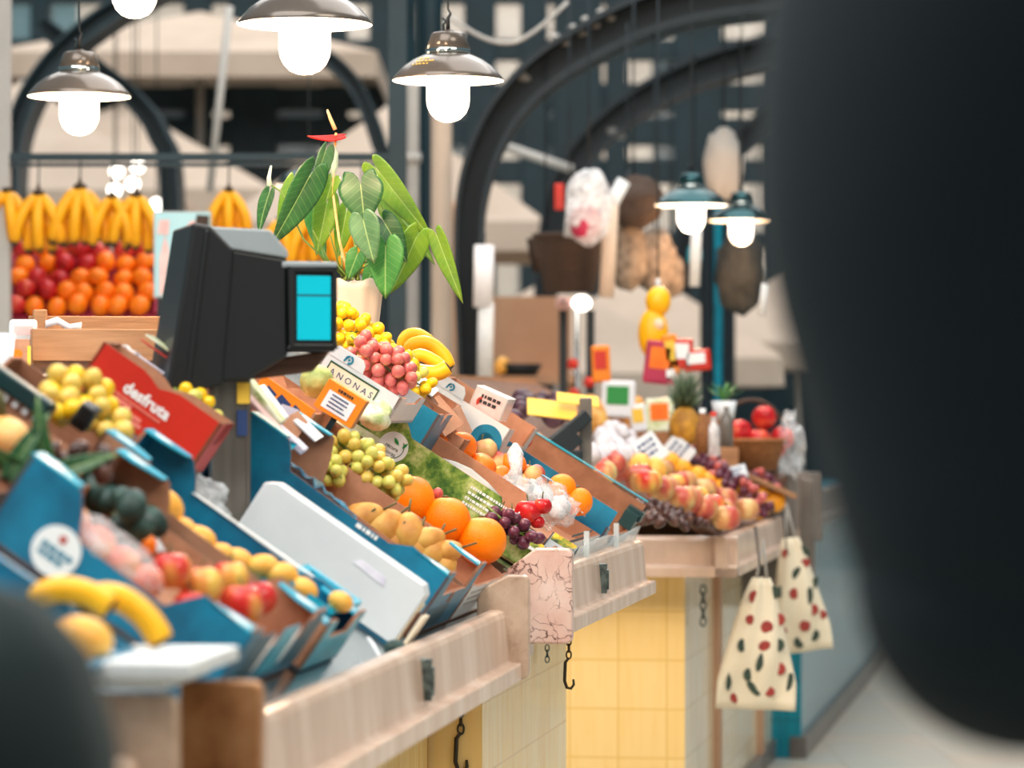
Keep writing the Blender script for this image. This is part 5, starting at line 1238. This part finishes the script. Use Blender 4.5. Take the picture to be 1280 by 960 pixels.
# far daylight glints between the bananas, imitated by added glowing globes on cords
for i, (px, py, rp) in enumerate([(146, 214, 9), (166, 230, 8), (172, 208, 8), (143, 238, 7), (196, 256, 8)]):
    P = at(px, py, 9.3); o = thing('daylight_glint', 'white glowing globe standing in for far daylight above the hanging bananas', 'lamp', tr(P), 'far daylight globes')
    part('globe', MB().ball((0, 0, 0), .036, 14, 10), 'far_glow', o); part('cord', MB().tube([(0, 0, .04), (0, 0, 1.8)], .004, 5), 'iron_black', o)
# ------------------------------------------------------------------ far counter: the heaped fruit
def on3(px, py, h): return U3.hit(px, py, h)
def heap(key, pts, r, label, group, h=None, parts=False, jit=.006):
    for px, py in pts:
        P = on3(px, py, (h or r) * 1.0)
        fruit_at(key, P + Vector((R.uniform(-jit, jit), R.uniform(-jit, jit), R.uniform(0, jit))), r * R.uniform(.93, 1.06), label, group, parts=parts, upright=.9)
def row_px(p0, p1, n, rows, off):
    out = []
    for r in range(rows):
        for i in range(n):
            t = (i + (.5 if r % 2 else 0)) / max(1, n - 1)
            out.append((p0[0] + (p1[0] - p0[0]) * t + off[0] * r, p0[1] + (p1[1] - p0[1]) * t + off[1] * r))
    return out
for i in range(80):
    px = R.uniform(796, 905); py = R.uniform(636, 660) - max(0, (850 - px) * .12)
    fruit_at('date', on3(px, py, .014) + Vector((0, 0, R.uniform(0, .01))), R.uniform(.0115, .0145), 'dark wrinkled date heaped at the front corner of the far counter', 'dates at the front of the far counter', parts=False)
heap('pink_apple', row_px((772, 590), (905, 648), 6, 2, (14, -16)) + [(905, 640), (886, 636), (860, 628), (835, 612)], .041, 'pink apple in the row behind the dates on the far counter', 'pink apples on the far counter', .05, True)
heap('apple', [(848, 606), (868, 622), (890, 634), (812, 604), (800, 596)], .038, 'red and yellow apple in the row behind the dates on the far counter', 'striped apples on the far counter', .06, True)
heap('apricot', row_px((838, 580), (948, 636), 8, 2, (13, -13)) + row_px((850, 560), (912, 582), 5, 1, (0, 0)), .034, 'golden apricot in the middle row of the far counter', 'apricots on the far counter', .05)
heap('mango', [(800, 588), (812, 580), (806, 570), (820, 592)], .034, 'yellow mango beside the white price card on the far counter', 'mangoes on the far counter', .05)
heap('pomegranate', [(770, 582), (758, 592)], .033, 'round pink pomegranate at the left of the far counter', 'pomegranates on the far counter', .07, True)
for i, (px, py, L, n, l) in enumerate([(880, 580, .16, 40, 'dark red grapes between the two white price cards'), (905, 604, .15, 40, 'dark red grapes below the white price card on the far counter'), (935, 622, .15, 44, 'dark red grapes at the right front of the far counter'), (952, 608, .12, 30, 'dark red grapes against the two oranges on the far counter')]):
    grape_bunch(on3(px, py, .07), dn * .7 + U3.u * -.3, L, .11, .08, n, .0135, ['black', 'black', 'red'], l, None, Vector((0, -.4, 1)).normalized(), 30 + i, False)
heap('orange', [(960, 612), (972, 608)], .040, 'orange at the right end of the far counter', 'oranges at the end of the far counter', .05, True)
heap('garlic', [(R.uniform(738, 790), R.uniform(540, 578)) for i in range(26)], .026, 'white garlic bulb in the heap left of the price card', 'garlic heap on the far counter', .05)
heap('pear', [(R.uniform(732, 800), R.uniform(502, 536)) for i in range(18)], .030, 'brown pear in the heap under the white boxes on the far counter', 'pears on the far counter', .05)
heap('plum', [(R.uniform(640, 712), R.uniform(498, 528)) for i in range(24)], .024, 'blue-black plum behind the brown back boxes', 'plums behind the second counter', .08)
for px, py, w, h, rz, l in [(812, 562, .075, .10, -35, 'white price card with a pale print in the mango heap'), (850, 562, .06, .10, -50, 'white price card leaning between apricots and grapes'), (914, 594, .10, .055, -14, 'white price card lying over the dark red grapes')]:
    o = thing('price_card', l, 'price card', tr(on3(px, py, .10)) @ rot(rz, 'Y') @ rot(-30, 'X'))
    part('card', MB().box((-w / 2, -.002, -h / 2), (w / 2, .002, h / 2)), 'card_white', o, bevel=.001)
    lines(o, 3, 'ink_navy', -w * .35, w * .35, h * .25, h * .2, h * .1, lambda p, q: basis((1, 0, 0), (0, 0, 1), (0, -1, 0), (p, -.0022, q)), int(px), 'handwriting')
    part('card_pin', MB().tube([(0, .003, -h / 2 + .01), (0, .004, -h / 2 - .05)], .003, 5), 'iron_black', o)
# wooden ramp edge and basket of red fruit
bT = tr(at(940, 588, 5.6)) @ Matrix.Scale(1.12, 4)
bk = thing('fruit_basket', 'wicker basket with arched handle full of red fruit at the far counter', 'basket', bT)
part('basket_body', MB().lathe([(0, 0), (.075, 0), (.10, .085), (.104, .09), (.097, .088), (.072, .006), (0, .006)], 32), 'wicker', bk)
part('rim', MB().tube([(math.cos(2 * PI * i / 32) * .102, math.sin(2 * PI * i / 32) * .102, .09) for i in range(33)], .007, 6, caps=False), 'wicker', bk)
part('handle', MB().tube([(math.cos(PI * i / 20) * .10, 0, .09 + math.sin(PI * i / 20) * .12) for i in range(21)], .006, 6), 'wicker_dark', bk)
for i, (px, py) in enumerate([(925, 540), (955, 522), (948, 550), (968, 560), (935, 560), (978, 548)]):
    fruit_at('red_apple', at(px, py, 5.58 + .02 * (i % 2)), .041, 'red apple in the handled wicker basket', 'apples in the wicker basket')
blob_bag('cellophane_wrap', 'crinkled cellophane around the wicker basket and bottles', 'cellophane', tr(at(988, 556, 5.6)), .05, .06, .10, 'film_clear', seed=33, amp=.6, knot=False)
tag(part('wooden_board', MB().box((-.20, -.01, -.008), (.20, .10, .008)), 'wood_crate', None, tr(at(925, 590, 5.45)) @ rot(24, 'Y'), bevel=.003), 'sloping wooden board under the wicker basket', 'board')
b = MB().box((-.09, -.06, -.09), (.11, .06, .0)); tag(part('wooden_box', b, 'wood_dark', None, tr(at(940, 590, 5.62)), bevel=.004), 'dark wooden box holding up the wicker basket', 'box')
# bottles and packets in the middle of the heap
for i, (px, py, mt, l) in enumerate([(892, 552, 'film_white', 'clear bottle with a bright highlight left of the basket'), (908, 540, 'stone_grey', 'dark bottle standing left of the basket'), (878, 548, 'wicker', 'brown bottle in the gift packs left of the basket')]):
    o = thing('bottle', l, 'bottle', tr(at(px, py + 18, 5.0)))
    part('body', MB().lathe([(0, 0), (.02, 0), (.021, .07), (.018, .085), (.008, .1), (.008, .125), (0, .125)], 18), mt, o); part('cap', MB().lathe([(.0095, .118), (.0095, .132), (0, .132)], 14), 'card_red' if i == 0 else 'ink_white', o)
for px, py, w, h, mt, l, cap in [(772, 522, .11, .12, 'paper', 'white printed packet standing at the left of the far counter', 'ink_green'), (800, 540, .055, .09, 'paper', 'small white packet with a yellow foot', 'card_yellow'), (826, 540, .09, .11, 'print_pale', 'green and white juice carton in the middle of the far counter', 'mandarin_skin'), (846, 548, .05, .09, 'leaf_mid', 'green packet beside the pineapple', 'ink_white'), (822, 480, .10, .14, 'card_magenta', 'red and white packet with an orange picture beneath the yellow bag', 'mandarin_skin'), (852, 462, .07, .10, 'card_red', 'red packet under the yellow bag', 'ink_white'), (842, 468, .05, .13, 'card_orange', 'orange packet beside the red packet', 'card_yellow'), (872, 464, .09, .07, 'card_red', 'red and white bunting packet right of the yellow bag', 'ink_white'), (752, 478, .06, .12, 'card_orange', 'orange net packet by the black posts', 'card_red'), (838, 478, .04, .05, 'paper_pink', 'pink cup with a white rim', 'ink_white')]:
    Yp = 5.45; P = at(px, py, Yp)
    o = thing('food_packet', l, 'packet', tr(P) @ rot(R.uniform(-8, 8), 'Y'))
    part('packet', MB().box((-w / 2, -.02, -.0), (w / 2, .02, h)), mt, o, bevel=.008)
    part('printed_label', MB().box((-w * .35, -.0225, h * .35), (w * .3, -.0205, h * .85)), cap, o)
# pineapple
o = thing('pineapple', 'pineapple with a spiky crown among the packets on the far counter', 'pineapple', tr(at(856, 546, 5.2)))
part('body', MB().ball((0, 0, .03), (.05, .05, .065), 20, 14), 'pineapple_skin', o)
cr = MB()
for i in range(34):
    a = i * 2.4; t = i / 34; L = .07 + .05 * t; el = .5 + .9 * t
    d = Vector((math.cos(a) * math.cos(el), math.sin(a) * math.cos(el), math.sin(el))); b0 = Vector((0, 0, .085 + .01 * t)); q = d.orthogonal().normalized() * .009
    cr.add([b0 - q, b0 + q, b0 + d * L * .6 + q * .8, b0 + d * L * .6 - q * .8, b0 + d * L + Vector((0, 0, .01))], [(0, 1, 2, 3), (3, 2, 4)])
part('crown', cr, 'leaf_pine', o, solid=.0015)
o = thing('pot_plant', 'small green pot plant right of the pineapple', 'plant', tr(at(905, 525, 5.3)))
part('pot', MB().lathe([(0, 0), (.03, 0), (.04, .06), (0, .058)], 18), 'white_plastic', o)
for i in range(12):
    a = i * 2.4; part('leaf', leaf_mb(.07, .022), 'leaf_mid', o, tr(0, 0, .06) @ rot(math.degrees(a), 'Z') @ rot(-35 - 3 * i, 'Y'), solid=.001)
# riser that carries the packets
o = thing('display_riser', 'stepped wooden riser under the packets of the far counter', 'riser', tr(at(812, 548, 5.6)))
part('step', MB().box((-.30, -.25, -.16), (.28, .0, -.03)), 'wood_crate', o); part('step', MB().box((-.25, .0, -.6), (.25, .25, .08)), 'wood_crate', o)
# black scale arm and yellow cards behind the second counter
o = thing('scale_stand', 'black scale stand with an angled arm behind the empty blue box', 'scale', tr(at(712, 588, 2100 / 505)) @ rot(8, 'Z'))
part('post', MB().box((-.025, -.02, -.12), (.03, .02, .05)), 'iron_black', o, bevel=.003)
part('arm', MB().box((-.075, -.018, -.012), (.07, .018, .02)), 'iron_black', o, tr(-.005, 0, .09) @ rot(-40, 'Y'), bevel=.003)
part('arm_joint', MB().box((-.03, -.02, -.03), (.03, .02, .03)), 'iron_black', o, tr(-.01, 0, .075) @ rot(-40, 'Y'), bevel=.004)
part('upright', MB().box((.03, .02, -.12), (.06, .04, .18)), 'stone_grey', o, bevel=.003)
for px, py, w, d, l in [(690, 512, .13, .085, 'yellow price card lying behind the pink price card holder'), (722, 500, .11, .05, 'pale yellow card behind the larger yellow price card')]:
    tag(part('price_card', MB().box((-w / 2, -d / 2, 0), (w / 2, d / 2, .003)), 'card_yellow', None, tr(at(px, py, 2100 / 480)) @ rot(30, 'X') @ rot(8, 'Y')), l, 'price card')
# tan table, black posts, dark tub
o = thing('side_table', 'tan board table behind the pink price card holder', 'table', tr(at(655, 470, 6.9)))
part('table_top', MB().box((-.17, -.1, -.03), (.22, .5, .0)), 'table_tan', o); part('back_board', MB().box((-.14, .4, 0), (.2, .43, .34)), 'table_tan', o)
for x in (-.15, .19): part('leg', MB().box((x - .02, -.05, -at(655, 470, 6.9).z), (x + .02, 0, -.03)), 'table_tan', o)
tag(part('tub', MB().lathe([(0, 0), (.075, 0), (.10, .05), (.095, .05), (.07, .008), (0, .008)], 24), 'iron_black', None, tr(at(648, 470, 6.95))), 'low black tub on the tan table', 'tub')
heap_t = [fruit_at('mango', at(627, 466, 6.9) + Vector((0, .05, .03)), .03, 'yellow fruit beside the black tub on the tan table')]
o = thing('lamp_stand', 'pair of black posts with a white lamp at the top, behind the yellow cards', 'lamp stand', tr(wx(721, 6.4), 6.4 * G, 0))
for x in (704, 738): part('post', MB().box((wx(x, 6.4) - wx(721, 6.4) - .016, -.02, 0), (wx(x, 6.4) - wx(721, 6.4) + .016, .02, wz(388, 6.4))), 'iron_black', o)
part('mid_rod', MB().tube([(0, 0, 0), (0, 0, wz(388, 6.4))], .008, 8), 'steel_sheet', o)
part('lamp_head', MB().ball((.018, -.02, wz(379, 6.4)), (.036, .03, .03), 14, 10), 'far_glow', o)
part('lamp_head', MB().ball((-.05, -.02, wz(379, 6.4)), (.034, .03, .026), 14, 10), 'paper_pink', o)
for x, y in ((716, 455), (736, 478), (718, 492)): part('red_clamp', MB().ball((wx(x, 6.4) - wx(721, 6.4), -.03, wz(y, 6.4)), .022, 12, 8), 'card_red', o)
# ------------------------------------------------------------------ hanging goods in the middle
YH = 6.3
def hang(o, top_y, z0=0, x=0): part('string', MB().tube([(x, 0, z0), (x, 0, wz(top_y, YH) - o.location.z)], .0035, 5), 'iron_black', o)
o = thing('hanging_basket', 'dark brown wicker basket hanging left of the paper sleeves', 'basket', tr(at(712, 366, YH)))
part('basket_body', MB().lathe([(0, 0), (.095, 0), (.13, .21), (.135, .215), (.125, .21), (.09, .01), (0, .01)], 28), 'wicker_dark', o)
part('rim', MB().tube([(math.cos(2 * PI * i / 28) * .133, math.sin(2 * PI * i / 28) * .133, .213) for i in range(29)], .01, 6, caps=False), 'wicker_dark', o); hang(o, -40, .2)
o = thing('hanging_basket', 'small dark basket hanging at the left of the large brown one', 'basket', tr(at(682, 340, YH + .25)))
part('basket_body', MB().lathe([(0, 0), (.05, 0), (.075, .13), (.07, .13), (.045, .01), (0, .01)], 24), 'wicker_dark', o); hang(o, -40, .12)
for i, (px, py, w, h, rz, mt, l) in enumerate([(758, 372, .055, .37, 3, 'canvas_beige', 'long beige paper sleeve hanging against the brown basket'), (712, 296, .045, .14, 6, 'foam_white', 'white paper roll hanging over the brown basket'), (745, 292, .05, .22, 28, 'foam_white', 'slanting white paper roll hanging in front of the pink bag'), (604, 384, .075, .235, 1, 'paper', 'white paper sleeve hanging on the dark arch post'), (606, 478, .06, .30, 1, 'foam_white', 'long white sleeve under the upper one on the dark arch post'), (868, 358, .04, .26, 2, 'foam_white', 'white sleeve hanging behind the left lamp of the pair'), (952, 395, .03, .12, 8, 'foam_white', 'short white sleeve hanging beside the dark coat')]):
    Y_ = YH - .15 if px not in (604, 606) else 6.35
    o = thing('paper_sleeve', l, 'paper sleeve', tr(at(px, py, Y_)) @ rot(rz, 'Y'))
    g = MB(); g.prism([(w / 2 * math.cos(2 * PI * k / 16) * 1, w * .35 * math.sin(2 * PI * k / 16)) for k in range(16)], 0, h, 'xyz'); g.flat = set()
    part('sleeve', g, mt, o); part('hook', MB().tube([(0, 0, h), (0, .03, h + .05)], .004, 5), 'iron_black', o)
o = blob_bag('plastic_bag', 'clear bag with pink goods hanging above the brown basket', 'bag', tr(at(736, 258, YH - .22)), .085, .05, .14, 'film_white', seed=41, amp=.12, knot=False)
part('contents', MB().ball((-.01, 0, -.06), (.06, .045, .07), 14, 10), 'card_magenta', o); part('string', MB().tube([(0, 0, .1), (0, 0, .9)], .004, 5), 'iron_black', o)
tag(part('red_tag', MB().box((-.018, -.01, -.05), (.018, .01, .05)), 'card_red', None, tr(at(699, 246, YH)), bevel=.005), 'small red tag hanging left of the clear bag', 'tag')
for i, (px, py, rx, rz, mt, l) in enumerate([(792, 252, .12, .10, 'wicker_dark', 'dark brown basket lid hanging right of the clear bag'), (784, 318, .075, .14, 'wicker_pale', 'beige net of onions hanging under the dark basket lid'), (818, 326, .085, .13, 'wicker_pale', 'beige net of onions hanging left of the lamp pair'), (838, 345, .055, .09, 'wicker_pale', 'small low beige net of onions nearest the teal bag'), (925, 340, .10, .17, 'wicker_black', 'dark bundle of dried peppers hanging under the right lamp of the pair'), (905, 205, .08, .14, 'canvas_grey', 'pale dried bundle hanging above the right lamp of the pair'), (868, 320, .03, .05, 'card_teal_light', 'small teal bag hanging below the left lamp of the pair')]):
    o = blob_bag('hanging_net' if 'net' in l else 'hanging_bundle', l, 'hanging bundle', tr(at(px, py, YH + .1 + .05 * i)), rx, rx * .8, rz, mt, seed=60 + i, amp=.16, knot=False)
    part('string', MB().tube([(0, 0, rz * .8), (0, 0, rz + .75)], .004, 5), 'iron_black', o)
# yellow hanging bag in two rounds
o = thing('hanging_bag', 'bright yellow twisted bag hanging above the packets of the far counter', 'bag', tr(at(818, 398, 5.5)))
part('bag_body', MB().ball((.012, 0, .055), (.042, .035, .05), 16, 12).ball((-.004, 0, -.05), (.05, .04, .085), 18, 14), 'card_yellow_deep', o); part('printed_label', MB().ball((.012, -.03, -.02), (.018, .012, .02), 12, 8), 'card_cream', o); part('string', MB().tube([(.012, 0, .1), (.012, 0, 1.2)], .003, 6), 'iron_black', o); part('tied_end', MB().tube([(.012, 0, .095), (.012, 0, .13)], [.012, .006], 8), 'foam_white', o)
# fruit-print bags hung from the far counter's rail
def print_bag(label, px_top, py_top, K, Wt, Wb, Hh, tilt, seed):
    o = thing('shopping_bag', label, 'bag', tr(atK(px_top, py_top, K)) @ rot(12, 'Z') @ rot(tilt, 'Y'))
    rr = random.Random(seed); n = 14; rows = []; rows2 = []
    def S(t, s):
        w = (Wt + (Wb - Wt) * min(1, t * 1.25) ** .8) / 2; bul = .028 * math.sin(PI * min(1, t * 1.05)) * (1 - s * s)
        return w, bul
    for i in range(n + 1):
        t = i / n; row, r2 = [], []
        for j in range(-8, 9):
            s = j / 8; w, bul = S(t, s); wav = .006 * math.sin(6 * s + 5 * t)
            row.append((s * w, -bul - .002 + wav, -t * Hh)); r2.append((s * w, bul + .002 + wav, -t * Hh))
        rows.append(row); rows2.append(r2)
    b = MB(); b.grid(rows); b.grid(rows2)
    part('bag_body', b, 'bag_cloth', o, solid=.001)
    pts = []
    tries = 0
    while len(pts) < 16 and tries < 500:
        tries += 1; t = rr.uniform(.1, .93); s = rr.uniform(-.82, .82); w, bul = S(t, s)
        p = Vector((s * w, -bul - .004 + .006 * math.sin(6 * s + 5 * t), -t * Hh))
        if all((p - q[0]).length > .042 for q in pts): pts.append((p, s))
    for i, (p, s) in enumerate(pts):
        e = [(.018, .018), (.017, .019), (.011, .028), (.018, .014)][i % 4]
        part('printed_fruit', MB().ball((0, 0, 0), (e[0], .0015, e[1]), 14, 8), ['ink_fruit_red', 'ink_fruit_dark', 'ink_fruit_dark', 'ink_fruit_red'][i % 4], o, tr(p) @ rot(-s * 35, 'Z') @ rot(rr.uniform(-50, 50), 'Y'))
    hb = MB(); hb.tube([(-Wt * .3, 0, 0), (-Wt * .1, 0, .07), (0, 0, .11), (Wt * .1, 0, .07), (Wt * .3, 0, 0)], .004, 6)
    part('bag_handle', hb, 'canvas_grey', o)
    return o
print_bag('cream bag printed with red and green fruit, hanging nearest on the far counter', 952, 722, 440, .05, .235, .375, 3, 71)
print_bag('cream fruit-printed bag hanging second, nearer the dark coat', 988, 672, 400, .05, .19, .36, -7, 78)
for px, py, K, l in [(944, 658, 442, 'thin wire hook over the far rail holding the nearest printed bag'), (978, 640, 402, 'thin wire hook over the far rail holding the second printed bag')]:
    P = atK(px, py, K); tag(part('wire_hook', MB().tube([P, P + Vector((.005, -.004, -.04)), P + Vector((.012, -.004, -.11)), P + Vector((.02, 0, -.135))], .0022, 6), 'iron_black'), l, 'hook')
# ------------------------------------------------------------------ people and trolley close to the lens
def skin_body(name, V, E, rad, mat, sub=2, parent=None):
    me = bpy.data.meshes.new(name); me.from_pydata(V, E, []); me.materials.append(M(mat)); me.update()
    o = link(name, me, parent)
    o.modifiers.new('skin', 'SKIN').use_smooth_shade = True
    for i, r in enumerate(rad):
        d = me.skin_vertices[0].data[i]; d.radius = (r, r) if not isinstance(r, tuple) else r; d.use_root = (i == 0)
    s = o.modifiers.new('sub', 'SUBSURF'); s.levels = sub; s.render_levels = sub
    return o
pe = thing('person', 'person in a dark coat close at the right, one bent arm filling the edge', 'person', tr(.485, 1.955, 0))
# joints, in metres around the person's own spot; the figure faces away down the aisle, forearm raised in front of the chest
V = [(0, 0, .98), (0, 0, 1.15), (0, .01, 1.36), (0, .0, 1.52), (0, .01, 1.60), (0, .02, 1.74),
     (-.20, 0, 1.47), (-.21, 0, 1.34), (-.188, 0, 1.17), (-.02, .20, 1.20), (.06, .28, 1.22),
     (.19, 0, 1.50), (.24, .0, 1.32), (.24, .02, 1.16), (.17, .21, 1.18), (.08, .29, 1.22),
     (-.10, 0, .92), (-.11, .01, .50), (-.11, -.01, .09), (-.12, .12, .04),
     (.10, 0, .92), (.11, .03, .50), (.11, .02, .09), (.12, .15, .04)]
E_ = [(0, 1), (1, 2), (2, 3), (3, 4), (4, 5), (2, 6), (6, 7), (7, 8), (8, 9), (9, 10), (2, 11), (11, 12), (12, 13), (13, 14), (14, 15), (0, 16), (16, 17), (17, 18), (18, 19), (0, 20), (20, 21), (21, 22), (22, 23)]
rad = [(.15, .11), (.14, .10), (.17, .11), .06, .055, (.085, .10), .075, .055, .046, .036, .026, .075, .055, .046, .036, .026, .085, .062, .045, .035, .085, .062, .045, .035]
skin_body('body', V, E_, rad, 'skin', 2, pe)
cV = [V[0], V[1], V[2], (0, 0, 1.50), V[6], V[7], V[8], V[9], V[11], V[12], V[13], V[14]]
cE = [(0, 1), (1, 2), (2, 3), (2, 4), (4, 5), (5, 6), (6, 7), (2, 8), (8, 9), (9, 10), (10, 11)]
coat = skin_body('coat', cV, cE, [(.175, .135), (.165, .13), (.2, .14), (.1, .1), (.14, .14), (.13, .13), (.088, .088), (.055, .055), (.12, .12), (.1, .1), (.085, .085), (.055, .055)], 'cloth_dark', 2, pe)
sl = MB(); sl.tube([(-.10, 0, 1.66), (-.15, 0, 1.60), (-.185, 0, 1.52), (-.195, 0, 1.42), (-.20, 0, 1.36), (-.197, 0, 1.30), (-.19, 0, 1.24), (-.186, 0, 1.18), (-.168, .015, 1.145), (-.12, .07, 1.155), (-.02, .20, 1.20), (.04, .26, 1.215)], [.05, .125, .158, .154, .146, .128, .116, .106, .094, .076, .056, .045], 24)
sl.ball((-.19, 0, 1.176), (.102, .095, .101), 24, 16)
part('coat_sleeve', sl, 'cloth_dark', pe, sub=1)
skin_body('trousers', [V[0], V[16], V[17], V[18], V[20], V[21], V[22]], [(0, 1), (1, 2), (2, 3), (0, 4), (4, 5), (5, 6)], [(.155, .12), .1, .08, .068, .1, .08, .068], 'cloth_trouser', 2, pe)
hd = MB(); hd.ball((0, .03, 1.70), (.075, .095, .115), 24, 18, 0, lambda d: 1 + (.12 if d.y > .93 and -.3 < d.z < .1 else 0) - .06 * max(0, -d.z) * abs(d.x)); part('head', hd, 'skin', pe)
fc = MB()
for s_ in (-1, 1): fc.ball((s_ * .03, .118, 1.715), (.012, .006, .006), 10, 6)
part('eyes', fc, 'ink_white', pe); part('mouth', MB().ball((0, .117, 1.645), (.024, .006, .005), 10, 6), 'paper_pink', pe); part('nose', MB().ball((0, .128, 1.685), (.011, .016, .018), 10, 8), 'skin', pe)
for s_ in (-1, 1): part('ear', MB().ball((s_ * .077, .02, 1.69), (.008, .016, .026), 10, 8), 'skin', pe)
part('hair', MB().ball((0, .012, 1.735), (.087, .102, .1), 24, 14), 'hair', pe)
for s_, hand in ((-1, Vector(V[10])), (1, Vector(V[15]))):
    hv, he, hr = [tuple(hand), tuple(hand + Vector((.03 * -s_ * .5, .05, .0)))], [(0, 1)], [.024, (.034, .016)]
    for f in range(4):
        b0 = hand + Vector(((f - 1.5) * .018, .07, 0)); L = [.028, .032, .03, .023][f]; n0 = len(hv)
        hv += [tuple(b0), tuple(b0 + Vector((0, L, -.008))), tuple(b0 + Vector((0, L * 1.7, -.026))), tuple(b0 + Vector((0, L * 1.9, -.045)))]
        he += [(1, n0), (n0, n0 + 1), (n0 + 1, n0 + 2), (n0 + 2, n0 + 3)]; hr += [.0105, .0095, .0088, .0075]
    n0 = len(hv); tb_ = hand + Vector((-s_ * .032, .03, -.004)); hv += [tuple(tb_), tuple(tb_ + Vector((-s_ * .016, .026, -.012))), tuple(tb_ + Vector((-s_ * .014, .05, -.022)))]
    he += [(0, n0), (n0, n0 + 1), (n0 + 1, n0 + 2)]; hr += [.013, .011, .009]
    skin_body('hand', hv, he, hr, 'skin', 1, pe)
for s_ in (-1, 1):
    part('shoe', MB().ball((s_ * .115, .06, .045), (.05, .14, .05), 18, 10), 'leather_black', pe)
# shopping trolley at the lower left
tl = thing('shopping_trolley', 'dark green shopping trolley at the lower left corner', 'shopping trolley', tr(-.362, 2.24, 0))
def sq(r, z, k=4.0, n=28):
    out = []
    for i in range(n):
        a = 2 * PI * i / n; c, s = math.cos(a), math.sin(a); m = (abs(c) ** k + abs(s) ** k) ** (-1 / k); out.append((c * m * r * .108, s * m * r * .125, z))
    return out
rows = [sq(*p) for p in [(.02, .10), (.85, .10), (.95, .13), (1, .5), (1.02, .8), (1.0, .97), (.93, 1.05), (.78, 1.11), (.5, 1.148), (.2, 1.158), (.02, 1.16)]]
b = MB(); b.grid([r + [r[0]] for r in rows]); part('bag_body', b, 'cloth_green', tl)
b = MB(); b.tube([(.0, .15, .05), (0, .15, .9), (-.02, .16, 1.02)], .009, 8).tube([(-.07, .16, 1.02), (.05, .16, 1.02)], .012, 8); part('frame', b, 'iron_black', tl)
for s_ in (-1, 1):
    part('wheel', MB().lathe([(0, -.012), (.065, -.012), (.075, 0), (.065, .012), (0, .012)], 24), 'iron_black', tl, tr(s_ * .1, .14, .075) @ rot(90, 'Y'))
part('front_foot', MB().box((-.07, -.1, 0), (.07, -.08, .1)), 'iron_black', tl)
# ------------------------------------------------------------------ light, sky, camera
w = bpy.data.worlds.new('sky'); SC.world = w; w.use_nodes = True
bg = w.node_tree.nodes['Background']; nt = w.node_tree
tcn = nt.nodes.new('ShaderNodeTexCoord'); sp = nt.nodes.new('ShaderNodeSeparateXYZ'); rp = nt.nodes.new('ShaderNodeValToRGB')
nt.links.new(tcn.outputs['Generated'], sp.inputs[0]); nt.links.new(sp.outputs[2], rp.inputs[0]); nt.links.new(rp.outputs[0], bg.inputs[0])
e = rp.color_ramp.elements; e[0].position = .0; e[0].color = (.30, .38, .42, 1); e[1].position = .5; e[1].color = (.80, .92, 1, 1)
m_ = rp.color_ramp.elements.new(.08); m_.color = (.40, .72, .78, 1)
bg.inputs[1].default_value = SKY
def area(name, loc_, target, size, W, col=(1, 1, 1)):
    l = bpy.data.lights.new(name, 'AREA'); l.shape = 'RECTANGLE'; l.size, l.size_y = size; l.energy = W; l.color = col
    o = bpy.data.objects.new(name, l); COL.objects.link(o); o.location = loc_; o.rotation_euler = (Vector(target) - Vector(loc_)).to_track_quat('-Z', 'Y').to_euler(); return o
area('overhead_area', (-1.8, 3.6, 5.6), (-.2, 6.6, 1.0), (5, 5), AREA_W, (1.0, .97, .93))
area('overhead_area', (1.0, 12, 7), (.4, 13, 0), (6, 9), AREA_W * 1.3, (1, .98, .96))
area('overhead_area', (3.2, 2.5, 5.0), (.2, 7.2, .5), (3, 3), AREA_W * .5, (1, .92, .8))  # added warm fill over the aisle, brightening tiled fronts, rails and bags
area('far_wall_fill', (2, 38, 16), (1.5, 49, 4), (16, 6), AREA_W * 9, (1, .95, .9))  # added fill with no lamp behind it, brightens the wall opposite
area('overhead_area', (0, 24, 11), (0, 24, 0), (14, 14), AREA_W * 3, (1, .97, .94))  # added overhead to brighten the distant canopies
cam = bpy.data.cameras.new('camera'); co = bpy.data.objects.new('camera', cam); COL.objects.link(co); SC.camera = co
co.location = EYE; co.rotation_euler = (PI / 2, 0, 0)
cam.sensor_width = 36; cam.lens = F * 36 / 1280; cam.shift_y = (HY - 480) / 1280
cam.dof.use_dof = True; cam.dof.focus_distance = F / 640; cam.dof.aperture_fstop = cam.lens / 27
cam.clip_end = 200
vs_ = SC.view_settings; vs_.view_transform = 'Standard'; vs_.look = 'None'; vs_.gamma = 1; vs_.exposure = EXPO; vs_.use_curve_mapping = False
